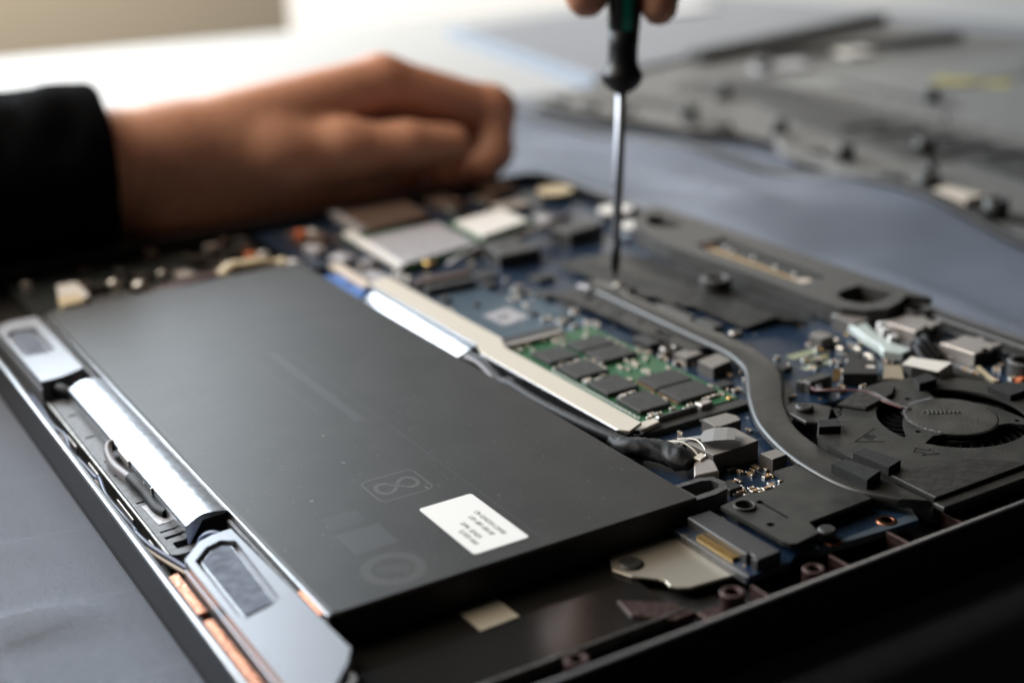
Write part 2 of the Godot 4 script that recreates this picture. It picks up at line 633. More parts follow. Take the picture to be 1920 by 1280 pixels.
func cloth_height(u: float, v: float) -> float:
	cloth_noise.seed = 3
	cloth_noise.frequency = 0.006
	var h := cloth_noise.get_noise_2d(u, v) * 2.4 + cloth_noise.get_noise_2d(u * 3.0 + 90.0, v * 3.0) * 0.5
	h += fold(u, v, -150, 225, 20, 290, 10.0, 6.0)
	h += fold(u, v, -60, 262, 30, 250, 8.0, 5.0)
	h += fold(u, v, -150, 272, -40, 306, 11.0, 6.0)
	h += fold(u, v, 90, 240, 200, 232, 9.0, 5.0)
	h += fold(u, v, 150, -70, 163, -16, 3.6, 3.2)
	h += fold(u, v, 190, -80, 205, -30, 5.0, 2.4)
	h += fold(u, v, 100, -80, 128, -34, 6.0, 1.6)
	h += fold(u, v, 60, -70, 110, -40, 8.0, 1.5)
	# one broad swell behind the hinge, steeper on its far side
	var d := u - (18.0 + (v - 214.0) * 0.45)
	h += 12.0 * exp(-pow(d / (62.0 if d < 0.0 else 44.0), 2.0)) * smoothstep(212.0, 236.0, v) * smoothstep(330.0, 296.0, v)
	var du := maxf(maxf(-58.0 - u, u - 245.0), 0.0)
	var dv := maxf(maxf(-20.0 - v, v - 210.0), 0.0)
	return maxf((h + 1.0) * smoothstep(2.0, 20.0, sqrt(du * du + dv * dv)), 0.0)

func fold(u: float, v: float, u0: float, v0: float, u1: float, v1: float, wide: float, high: float) -> float:
	var p := Vector2(u, v)
	var a := Vector2(u0, v0)
	var ab := Vector2(u1, v1) - a
	var t := clampf((p - a).dot(ab) / ab.length_squared(), 0.0, 1.0)
	var d := (p - a - ab * t).length() / wide
	return high * exp(-d * d) * (0.35 + 0.65 * sin(PI * clampf(t * 0.9 + 0.05, 0.0, 1.0)))

func cover_and_panel() -> void:
	var c := thing("removed_cover", "grey bottom cover of the laptop lying inside up on the cloth", "laptop cover", Vector3(-60, 450, CLOTH))
	var edge := pg([-223, 303, -172, 309, -141, 318, -109, 323, -90, 336, -66, 338, -42, 322, -15, 320, 8, 316, 34, 308, 60, 309, 78, 303, 110, 303, 250, 305, 250, 660, -186, 646, -297, 634, -280, 545, -264, 455, -248, 395, -234, 349])
	solid("tray", edge, -10.6, -9.5, m.cover_plastic, c, 0.5)
	solid("shade_infill", inset(ccw(edge), 5.0), -16.0, -10.6, m.post, c, 0.0)  # dark infill: shade below the cover edge put into its colour
	for i in 9:
		solid("rib", pg([-60 + i * 20, 372 + i * 1.2, -58 + i * 20, 372 + i * 1.2, -52 + i * 20, 396, -54 + i * 20, 396]), -8.9, -7.6, m.cover_dark, c, 0.2)
	solid("rib", pg([-196, 418, -102, 428, -43, 424, -43, 421, -102, 425, -196, 415]), -9.6, -6.4, m.cover_plastic, c, 0.3)
	solid("rib", pg([-40, 424, 22, 419, 200, 421, 200, 418, 22, 416, -40, 421]), -9.6, -6.4, m.cover_plastic, c, 0.3)
	solid("vent_recess", pg([-120, 560, -60, 560, -56, 600, -124, 600]), -9.0, -8.7, m.cover_dark, c, 0.0)
	solid("vent_recess", pg([-230, 560, -200, 552, -196, 600, -226, 606]), -9.6, -9.3, m.cover_dark, c, 0.0)
	solid("vent_recess", pg([-178, 338, -140, 346, -146, 366, -184, 352]), -9.6, -9.3, m.cover_dark, c, 0.0)
	solid("dark_band", pg([-201, 384, -194, 410, -166, 422, -102, 412, -43, 408, 22, 402, 120, 400, 120, 350, 58, 357, 19, 364, -4, 353, -79, 365, -138, 386, -192, 377]), -9.6, -8.8, m.cover_dark, c, 0.3)
	solid("inner_sheet", pg([-178, 436, -155, 540, -150, 622, 160, 640, 160, 424, 22, 420, -43, 424, -102, 430]), -9.6, -8.9, m.cover_light, c, 0.3)
	solid("side_rib", pg([-262, 440, -250, 440, -290, 630, -300, 628]), -9.6, -3.0, m.cover_dark, c, 0.5)
	solid("side_rib", pg([-240, 480, -232, 474, -205, 610, -214, 614]), -9.6, -5.0, m.cover_dark, c, 0.5)
	solid("foam_strip", pg([-232, 520, -205, 516, -200, 534, -228, 540]), -9.5, -7.5, m.white_tape, c, 0.3)
	solid("foam_strip", pg([-214, 448, -196, 440, -190, 474, -212, 484]), -9.5, -7.5, m.silver_label, c, 0.3)
	solid("yellow_sticker", turned(-101, 503, 40, 16, 28), -8.9, -8.7, m.yellow_sticker, c, 0.0)
	solid("edge_lip", pg([-66, 339, -42, 323, -15, 321, 8, 317, 34, 309, 60, 310, 80, 304, 80, 308, 60, 314, 34, 314, 8, 322, -15, 326, -40, 328, -64, 344]), -9.6, -7.6, m.cover_plastic, c, 0.4)
	solid("foam_strip", pg([52, 312, 70, 312, 70, 322, 52, 322]), -8.0, -5.6, m.beige_plastic, c, 0.3)
	for p: Array in [[-205, 309], [-182, 312], [-158, 318], [-118, 328], [-100, 332], [-30, 326], [22, 319], [95, 309]]:
		solid("edge_clip", turned(p[0], p[1] + 4, 9, 4, 8), -9.6, -6.6, m.post, c, 0.3)
	solid("vent_recess", pg([-205, 330, -186, 326, -176, 350, -196, 356]), -9.6, -9.3, m.post, c, 0.0)
	solid("vent_recess", pg([-150, 450, -60, 444, -58, 452, -148, 458]), -9.0, -8.75, m.cover_dark, c, 0.0)
	solid("vent_recess", pg([-100, 470, -96, 600, -90, 600, -93, 470]), -9.0, -8.7, m.cover_dark, c, 0.0)
	for p: Array in [[-128, 338, 4], [-156, 382, 4], [-71, 346, 4], [-15, 333, 4.5], [-2, 366, 5], [42, 322, 5], [-79, 451, 4.5], [-206, 451, 5], [30, 336, 3], [84, 312, 5]]:
		var b := Mb.new()
		lathe(b, p[0], p[1], [Vector2(0, -9.6), Vector2(p[2], -9.6), Vector2(p[2] * 0.85, -2.6), Vector2(p[2] * 0.5, -2.4), Vector2(p[2] * 0.45, -5.0), Vector2(0, -5.0)], 14)
		put("screw_post", b.done(), m.post, c)
	c.position.y += 0.0025
	var q := thing("flat_panel", "flat blue-grey panel lying on the white table beyond the removed cover", "panel", Vector3(-380, 500, CLOTH))
	solid("slab", pg([-500, 411, -256, 372, -268, 400, -284, 455, -300, 545, -318, 642, -186, 660, 250, 676, 250, 724, -184, 698, -520, 668]), CLOTH - 0.7, -8.5, m.panel_grey, q, 0.8)
	solid("front_edge", pg([-501, 409.5, -252, 369.4, -252.2, 366.4, -501.6, 406.5]), CLOTH - 0.7, -6.6, m.panel_edge, q, 0.5)
	solid("raised_strip", pg([-470, 560, -440, 556, -440, 610, -474, 606]), -8.6, -6.5, m.white_label, q, 0.5)
	var b2 := Mb.new()
	var along := []
	for i in 48:
		var u := lerpf(-215.0, 250.0, i / 47.0)
		var v := 301.0 - pow((u + 20.0) / 95.0, 2.0)
		along.append(Vector3(u, v, CLOTH + 1.4 + (cloth_height(u - 9.0, v) + cloth_height(u, v) + cloth_height(u + 9.0, v)) / 3.0))
	tube(b2, along, 2.4, 8, 0.7)
	top("long_strip", b2.done(), m.cover_dark, "long thin dark strip lying on the cloth between laptop and cover", "strip")

# ------------------------------------------------------------------ laptop
func ring(cu: float, cv: float, r: float, ri: float, z0: float, z1: float, called: String, mt: Material, under: Node3D) -> MeshInstance3D:
	var b := Mb.new()
	var e := (r - ri) * 0.2
	lathe(b, cu, cv, [Vector2(0, z0), Vector2(r, z0), Vector2(r, z1 - e), Vector2(r - e, z1), Vector2(ri + e, z1), Vector2(ri, z1 - e), Vector2(ri, z0 + 0.3), Vector2(0, z0 + 0.3)], 24, -1)
	return put(called, b.done(), mt, under)

func crossed_screw(cu: float, cv: float, r: float, z: float, under: Node3D, mt: Material) -> void:
	var b := Mb.new()
	lathe(b, cu, cv, [Vector2(0, z - 1.4), Vector2(r, z - 1.4), Vector2(r, z - 0.35), Vector2(r * 0.8, z), Vector2(0, z)], 20, -1)
	var s := put("screw", b.done(), mt, under)
	b = Mb.new()
	prism(b, turned(cu, cv, r * 1.1, r * 0.24, 35), z - 0.2, z + 0.02)
	prism(b, turned(cu, cv, r * 0.24, r * 1.1, 35), z - 0.2, z + 0.025)
	put("cross_slot", b.done(), m.black_void, s if under.get_parent() == self else under)

func laptop() -> void:
	var l := thing("laptop", "open laptop lying upside down with its bottom cover removed and inside parts bare", "laptop", Vector3(90, 94, CLOTH))
	shell(l)
	front_strip(l)
	battery(l)
	near_end(l)
	board(l)
	memory(l)
	cooling(l)
	back_side(l)
	far_end(l)

func shell(l: Node3D) -> void:
	var b := Mb.new()
	var prof := [[2.6, -13.7], [1.0, -11.2], [0.55, -11.0], [0.5, -10.7], [0.0, -10.4], [0.0, -1.5], [0.35, -1.05], [1.5, -1.0], [1.9, -1.4], [1.9, -8.6]]
	var rings := []
	for p: Array in prof:
		var rg := PackedVector3Array()
		for q: Vector2 in rounded(-62.0 + p[0], -22.9 + p[0], 247.6 - p[0], 211.0 - p[0], 8.0 - p[0]):
			rg.append(at2(q, p[1]))
		rings.append(rg)
	for k in rings.size() - 1:
		for i in rings[0].size():
			var j: int = (i + 1) % rings[0].size()
			b.q(rings[k][i], rings[k][j], rings[k + 1][j], rings[k + 1][i])
	var c := put("chassis", b.done(), m.chassis, l)
	b = Mb.new()
	rings = []
	for p: Array in [[0.15, -1.3], [0.3, -0.98], [0.75, -0.9], [1.2, -0.98], [1.3, -1.3]]:
		var rg := PackedVector3Array()
		for q: Vector2 in rounded(-62.0 + p[0], -22.9 + p[0], 247.6 - p[0], 211.0 - p[0], 8.0 - p[0]):
			rg.append(at2(q, p[1]))
		rings.append(rg)
	for k in rings.size() - 1:
		for i in rings[0].size():
			var j: int = (i + 1) % rings[0].size()
			b.q(rings[k][i], rings[k][j], rings[k + 1][j], rings[k + 1][i])
	put("rim_edge", b.done(), m.rim_metal, c)
	b = Mb.new()
	prism(b, rounded(-61.5, -22.4, 247.1, 210.5, 7.5), -13.6, -8.6)
	put("floor_plate", b.done(), m.chassis_inside, c)
	# raised ribs and copper bosses along the near end
	for p: Array in [[238.4, 66.2, 2.4, -3.0], [240.2, 84.6, 2.2, -3.2], [240.5, 30.0, 2.2, -3.2], [225.0, -8.0, 3.2, -1.8]]:
		ring(p[0], p[1], p[2], p[2] * 0.55, -8.6, p[3], "screw_boss", m.copper_dull if p[0] > 230 else m.steel_dull, c)
	for p: Array in [[244, 72.0], [243.6, 92.0], [243.2, 108.0], [243.6, 123.0]]:
		solid("stiffening_rib", turned(p[0] - 3.0, p[1], 8.0, 0.7, 0), -8.6, -4.2, m.copper_dull, c, 0.1)
	solid("boss_pad", rect(235.5, 60, 241.5, 64.4), -8.6, -6.8, m.copper_dull, c, 0.2)

func front_strip(l: Node3D) -> void:
	# slotted grey plate
	var holes := []
	for p: Array in [[72.2, -13.4, 2.2], [88.9, -13.4, 2.6], [105.6, -13.5, 2.6], [114.9, -13.7, 2.4], [131.9, -13.4, 3.2], [148.4, -13.2, 3.4], [151.6, -12.9, 4.0], [97.0, -9.6, 1.4], [80.0, -9.8, 1.6]]:
		holes.append([turned(p[0], p[1], 0.8 if p[0] < 150 else 1.3, p[2], 4), -9.0, -3.0])
	holes.append([rounded(154.4, -14.2, 157.6, -10.6, 0.5, 3), -9.0, -3.0])
	carved("slotted_plate", pg([60, -15.9, 159.4, -16.1, 160.2, -14.6, 160, -8, 60, -8]), -6.4, -5.0, holes, m.grey_plate, l)
	solid("plate_backing", rect(58, -16.4, 160, -7.5), -8.4, -7.4, m.black_void, l, 0.0)
	solid("plate_lip", rect(60, -17.0, 159.6, -16.4), -8.3, -4.6, m.steel_dull, l, 0.1)
	for p: Array in [[104, 112], [127.5, 139.5], [150.5, 157.5], [84, 93]]:
		solid("wire_clip", rect(p[0], -18.1, p[1], -17.7), -7.8, -4.9, m.shield_can, l, 0.1)
	var tag := solid("small_sticker", turned(139.4, -11.7, 11.0, 5.2, 2), -5.0, -4.88, m.silver_label, l, 0.0)
	tag.set_meta("label", "small grey sticker on the slotted plate")
	# wires
	var path := [Vector3(52, -19.0, -5.0), Vector3(66.5, -19.4, -4.2), Vector3(78.6, -19.8, -4.0), Vector3(86, -18.7, -4.4), Vector3(95.3, -19.9, -4.6), Vector3(104.4, -19.2, -5.0), Vector3(112.5, -18.6, -5.4), Vector3(116, -18.6, -4.2), Vector3(126.3, -19.8, -4.2), Vector3(138, -19.3, -4.6), Vector3(143.5, -18.8, -5.4), Vector3(147.6, -19.7, -4.0), Vector3(155.4, -18.9, -4.0), Vector3(163.5, -16.6, -4.4), Vector3(172, -14, -5.0)]
	var b := Mb.new()
	tube(b, spline(path, 5), 0.52, 8)
	put("speaker_wire", b.done(), m.wire_blue, l)
	for i in path.size():
		path[i] += Vector3(0.3, -0.75 - 0.2 * sin(i * 2.1), -0.5)
	b = Mb.new()
	tube(b, spline(path, 5), 0.42, 8)
	put("speaker_wire", b.done(), m.wire_cream, l)
	# chrome cover: a bent sheet, upright flange at its front, arched roof
	b = Mb.new()
	var prof := [Vector2(-11.6, -5.4), Vector2(-11.5, -1.75), Vector2(-11.2, -1.4), Vector2(-10.0, -0.85), Vector2(-9.0, -0.42), Vector2(-8.1, -0.1), Vector2(-7.2, 0.06), Vector2(-6.2, 0.08), Vector2(-4.6, -0.1), Vector2(-2.9, -0.36), Vector2(-1.3, -0.72)]
	var rings := []
	for u: float in [62.5, 90.0, 120.0, 155.6]:
		var rg := PackedVector3Array()
		for p: Vector2 in prof:
			rg.append(Vector3(u + (p.y + 0.9) * -0.3, p.x, p.y))
		for i in range(prof.size() - 1, -1, -1):
			rg.append(Vector3(u + (prof[i].y + 0.9) * -0.3, prof[i].x + (0.25 if i < 2 else 0.0), prof[i].y - (0.0 if i < 2 else 0.28)))
		rings.append(rg)
	loft(b, rings, true, true, 2)
	var hood := put("chrome_hood", b.done(), m.chrome, l)
	for p: Array in [[108.5, 117.0], [133.5, 134.1]]:
		solid("flange_notch", rect(p[0], -11.9, p[1], -11.45), -2.9, -1.35, m.shield_can, hood, 0.05)
	solid("hood_insert", rect(66, -10.8, 155.0, -1.6), -8.4, -1.4, m.black_void, hood, 0.0)
	b = Mb.new()
	tube(b, spline([Vector3(103, -11.2, -2.4), Vector3(103.5, -12.6, -2.6), Vector3(106.5, -13.6, -3.2), Vector3(112, -13.9, -4.0), Vector3(118, -13.2, -4.2), Vector3(123, -12.4, -4.2), Vector3(128, -11.4, -4.0)], 5), 1.1, 10, 1.4)
	put("cable_strap", b.done(), m.wire_grey, l)
	b = Mb.new()
	tube(b, spline([Vector3(121, -12.6, -3.6), Vector3(126, -12.4, -3.6), Vector3(131, -11.9, -4.2), Vector3(138, -11.9, -4.6), Vector3(142, -11.0, -4.4)], 4), 1.5, 10, 0.9)
	put("rubber_grommet", b.done(), m.black_rubber, l)
	# speakers
	var far := speaker(l, pg([0.5, -15.2, -1.5, -12.0, -1.0, -4.2, 51.5, -4.3, 54, -8.5, 55.2, -12, 55.6, -16.8, 5, -17.4]), rounded(8.5, -15.6, 33.5, -7.2, 2.4, 4))
	far.set_meta("label", "speaker box at the laptop's far front corner, glaring white")
	var near := speaker(l, pg([171.4, -17.0, 165.6, -12.0, 164.2, -8.5, 163.8, -4.2, 219, -2.6, 223, -5.0, 228.5, -10, 228.5, -17.2]), pg([173.0, -15.2, 168.8, -11.4, 167.6, -8.0, 169.6, -5.4, 195.6, -6.6, 197.2, -7.6, 199.2, -14.2, 198.0, -15.6]))
	near.set_meta("label", "speaker box at the near front corner with a grey window")
	b = Mb.new()
	tube(b, spline([Vector3(160.5, -10.5, -5.5), Vector3(160.2, -9.6, -3.2), Vector3(161.4, -8.0, -1.9), Vector3(163.4, -6.4, -1.9), Vector3(165.0, -5.2, -3.2)], 5), 0.8, 10)
	put("speaker_wire", b.done(), m.wire_blue, l)
	b = Mb.new()
	tube(b, spline([Vector3(54, -13, -4.5), Vector3(57, -12.4, -3.0), Vector3(60, -11.0, -3.4), Vector3(63, -8.0, -4.5)], 5), 1.6, 10)
	put("rubber_grommet", b.done(), m.black_rubber, l)
	for p: Array in [[168.5, -20.6, 186.0, -17.4, -4.6], [189.0, -20.6, 236.0, -17.6, -4.4]]:
		solid("copper_foil", rect(p[0], p[1], p[2], p[3]), -8.5, p[4], m.copper, l, 0.3)
	solid("copper_foil", rect(167.5, -18.4, 171, -17.2), -8.5, -5.0, m.copper, l, 0.2)
	solid("battery_rail", rect(-4, -3.4, 63, -2.3), -8.4, -2.2, m.grey_plate, l, 0.2)
	solid("battery_rail", rect(157, -2.9, 216, -2.0), -8.4, -1.9, m.grey_plate, l, 0.2)
	solid("copper_foil", rect(194, -2.4, 204, -1.5), -3.0, -1.6, m.copper, l, 0.05)

func speaker(l: Node3D, outline: PackedVector2Array, hole: PackedVector2Array) -> Node3D:
	var n := Node3D.new()
	n.name = numbered("speaker", l)
	l.add_child(n, true)
	n.position = -l.position
	solid("enclosure", outline, -8.4, -2.6, m.speaker_shell, n, 0.3)
	carved("top_shell", inset(ccw(outline), 0.25), -2.6, -0.5, [[ccw(hole), -2.0, 1.0]], m.speaker_shell, n)
	solid("window_rim", inset(ccw(hole), 0.9), -2.1, -1.1, m.chrome, n, 0.3)
	solid("window_plate", inset(ccw(hole), 1.35), -1.2, -0.95, m.magnet, n, 0.05)
	return n

func battery(l: Node3D) -> void:
	var im := Image.create(2048, 800, false, Image.FORMAT_RGB8)
	rng.seed = 91
	var n := FastNoiseLite.new()
	n.seed = 4
	n.frequency = 0.006
	n.fractal_octaves = 4
	var kx := 2048.0 / 209.0
	var ky := 800.0 / 81.4
	for y in 800:
		for x in 2048:
			var k := 1.0 + n.get_noise_2d(x, y) * 0.14 + n.get_noise_2d(x * 36.0, y * 36.0) * 0.16 + rng.randf_range(-0.09, 0.09)
			var c := Color(0.178 * k, 0.174 * k, 0.166 * k)
			im.set_pixel(x, y, c)
	var faint := Color(0.245, 0.245, 0.252)
	var pix := func(u0: float, v0: float, u1: float, v1: float, soft_k: float, col: Color) -> void:
		for y in range(maxi(int((81.4 - v1) * ky), 0), mini(int((81.4 - v0) * ky), 800)):
			for x in range(maxi(int(u0 * kx), 0), mini(int(u1 * kx), 2048)):
				im.set_pixel(x, y, im.get_pixel(x, y).lerp(col, soft_k))
	pix.call(73.0, 39.6, 130.0, 42.2, 0.9, faint)
	pix.call(60.0, 34.0, 122.0, 35.4, 0.3, faint)
	pix.call(78.0, 31.0, 118.0, 31.6, 0.12, faint)
	pix.call(66.0, 45.1, 207.0, 45.4, 0.8, faint)
	pix.call(125.0, 45.0, 125.3, 81.0, 0.5, faint)
	pix.call(110.0, 58.0, 128.0, 59.0, 0.14, faint)
	pix.call(180.4, 11.5, 190.0, 21.2, 0.85, faint)
	pix.call(172.0, 12.0, 178.0, 20.0, 0.45, faint)
	# big round printed emblem, framed rounded rectangle with a looped symbol
	for y in 800:
		for x in range(1500, 2048):
			var u := (x + 0.5) / kx
			var v := 81.4 - (y + 0.5) / ky
			var r := Vector2(u - 199.0, v - 15.4).length()
			var on := 0.0
			if r < 6.4 and r > 4.2:
				on = 0.55
			elif r < 3.4 and absf(u - 199.0 - (v - 15.4) * 0.4) < 1.6:
				on = 0.3
			var q := (Vector2(absf(u - 166.9), absf(v - 32.2)) - Vector2(3.9, 4.5)).max(Vector2.ZERO).length()
			if q < 1.95 and q > 1.6:
				on = 1.0
			if absf(u - 166.9) < 3.6 and absf(v - 32.2) < 5.2:
				var near := 9.0
				for i in 56:
					var t := TAU * i / 56.0
					var den := 1.0 + sin(t) * sin(t)
					var at := Vector2(166.9 + 7.0 * sin(t) * cos(t) / den, 32.2 + 4.7 * cos(t) / den)
					near = minf(near, at.distance_to(Vector2(u, v)))
				var across := (u - 166.9) - (v - 32.2) * 0.9
				if near < 0.52 and not (absf(across) > 0.55 and absf(across) < 0.95 and absf(v - 32.2) < 1.5):
					on = 0.95
			if on > 0.0:
				im.set_pixel(x, y, im.get_pixel(x, y).lerp(Color(0.31, 0.31, 0.305), on))
	for i in 1500:
		var x := rng.randi_range(100, 2040)
		var y := rng.randi_range(2, 796)
		var k := pow(rng.randf(), 4.0)
		var c := im.get_pixel(x, y).lerp(Color(0.75, 0.74, 0.68), 0.12 + k * 0.8)
		im.set_pixel(x, y, c)
		if k > 0.35:
			for e in rng.randi_range(1, 4):
				im.set_pixel(clampi(x + rng.randi_range(-2, 2), 0, 2047), clampi(y + rng.randi_range(-1, 1), 0, 799), c)
	for i in 90:
		var x := rng.randi_range(500, 2020)
		var y := rng.randi_range(8, 790)
		var c := Color(0.46, 0.45, 0.42)
		for e in rng.randi_range(4, 12):
			im.set_pixel(x + rng.randi_range(-3, 3), y + rng.randi_range(-2, 2), c)
	for i in 14:
		var x := rng.randf_range(300, 1900)
		var y := rng.randf_range(60, 740)
		var d := Vector2.from_angle(rng.randf_range(-0.6, 0.6))
		for e in rng.randi_range(20, 120):
			var px := clampi(int(x + d.x * e), 0, 2047)
			var py := clampi(int(y + d.y * e), 0, 799)
			im.set_pixel(px, py, im.get_pixel(px, py).lerp(faint, 0.5))
	for s: Array in [[149.5, 27.5, 7, 4], [163.0, 14.0, 3, 3], [133, 30, 6, 2], [171.5, 37.0, 5, 2]]:
		for i in 40:
			im.set_pixel(int(s[0] * kx) + rng.randi_range(-s[2], s[2]), int((81.4 - s[1]) * ky) + rng.randi_range(-s[3], s[3]), Color(0.55, 0.54, 0.5))
	var skin := StandardMaterial3D.new()
	skin.albedo_texture = ImageTexture.create_from_image(im)
	skin.roughness = 0.44
	skin.metallic_specular = 0.4
	skin.normal_enabled = true
	skin.normal_texture = bump_tex(0.3, 512, 2, 2.0, 77)
	skin.normal_scale = 0.03
	var b := Mb.new()
	b.uvs = Vector2(1.0 / 209.0, 1.0 / 81.4)
	b.uvo = Vector2(0, 1)
	prism(b, pg([0.4, -1.6, -0.6, -0.4, -2.2, 80.2, -1.6, 80.9, 208.4, 81.2, 209.0, 80.6, 208.0, 0.0, 207.2, -1.4]), -7.6, 0.0, 0.5)
	var bat := put("battery", b.done(), skin, l)
	# metal sleeve visible as a bright line along the front long side
	solid("steel_edge", pg([-0.4, -2.05, 207.0, -1.9, 207.0, -1.55, -0.4, -1.7]), -6.5, -0.35, m.brushed, bat, 0.1)
	solid("lower_frame", pg([-1, -2.2, 212, -2.2, 212, 79, -1, 79]), -8.4, -7.7, m.black_rubber, bat, 0.1)
	for p: Array in [[207.9, 21.0], [207.9, 46.0], [208.3, 71.0], [207.6, 8.0]]:
		solid("side_notch", rect(p[0] - 0.5, p[1] - 1.6, p[0] + 0.3, p[1] + 1.6), -3.6, -2.9, m.bar_plastic, bat, 0.05)
	# label with print
	var lab := solid("paper_label", rounded(179.7, 30.8, 203.4, 43.4, 0.8, 4), 0.0, 0.09, m.white_label, bat, 0.03)
	lab.set_meta("label", "white printed paper label on the battery")
	lettering("lettering", "CN-0242D0-LDP00", Vector3(187.4, 40.0, 0.1), 1.45, 0, m.ink, lab)
	lettering("lettering", "LR1-0B1-BB-XK", Vector3(188.8, 37.9, 0.1), 1.45, 0, m.ink, lab)
	lettering("lettering", "DPN  02420", Vector3(190.4, 35.2, 0.1), 1.45, 0, m.ink, lab)
	lettering("lettering", "SLYDD 0A0", Vector3(193.0, 33.3, 0.1), 1.45, 0, m.ink, lab)
	# lug with oval opening at the near back corner
	carved("mounting_lug", pg([200.6, 80.8, 200.8, 87.6, 202.0, 90.4, 205.4, 91.0, 208.2, 89.4, 208.9, 86.0, 208.8, 80.8]), -6.5, -0.5, [[pg([202.0, 81.6, 202.2, 87.2, 203.2, 89.0, 205.4, 89.4, 206.8, 88.2, 207.2, 85.6, 207.2, 81.8]), -4.5, 1.0]], m.bar_plastic, bat)
	solid("lug_screw", circle(204.6, 85.6, 1.5, 14), -6.4, -4.0, m.steel_dull, bat, 0.2)

func near_end(l: Node3D) -> void:
	var t := solid("touchpad_plate", rect(209.5, -1.5, 233.4, 58.0), -8.4, -7.0, m.touch_gloss, l, 0.15)
	t.set_meta("label", "glossy black plate below the battery's near end")
	solid("bright_trim", rect(233.6, -2, 234.4, 58.6), -8.3, -6.2, m.steel_dull, l, 0.1)
	solid("square_label", turned(213.9, 27.6, 8.0, 8.6, 2), -7.0, -6.85, m.cream_label, l, 0.02)
	solid("metal_tab", pg([209, 58.5, 209.4, 67, 210.5, 75.5, 229.5, 74.2, 228.6, 66.0, 228.4, 64.0, 227.2, 62.2, 225.6, 61.2, 223.6, 61.6, 222.4, 61.0, 220.6, 59.4, 218.6, 57.2, 214.5, 55.6]), -6.8, -6.2, m.warm_steel, l, 0.15)
	crossed_screw(214.6, 59.8, 2.6, -5.6, l, m.post)
	solid("copper_foil", pg([224.0, 50.0, 230.5, 58.0, 236.0, 59.8, 236.0, 55.0, 230, 49]), -8.0, -6.4, m.copper_dull, l, 0.2)

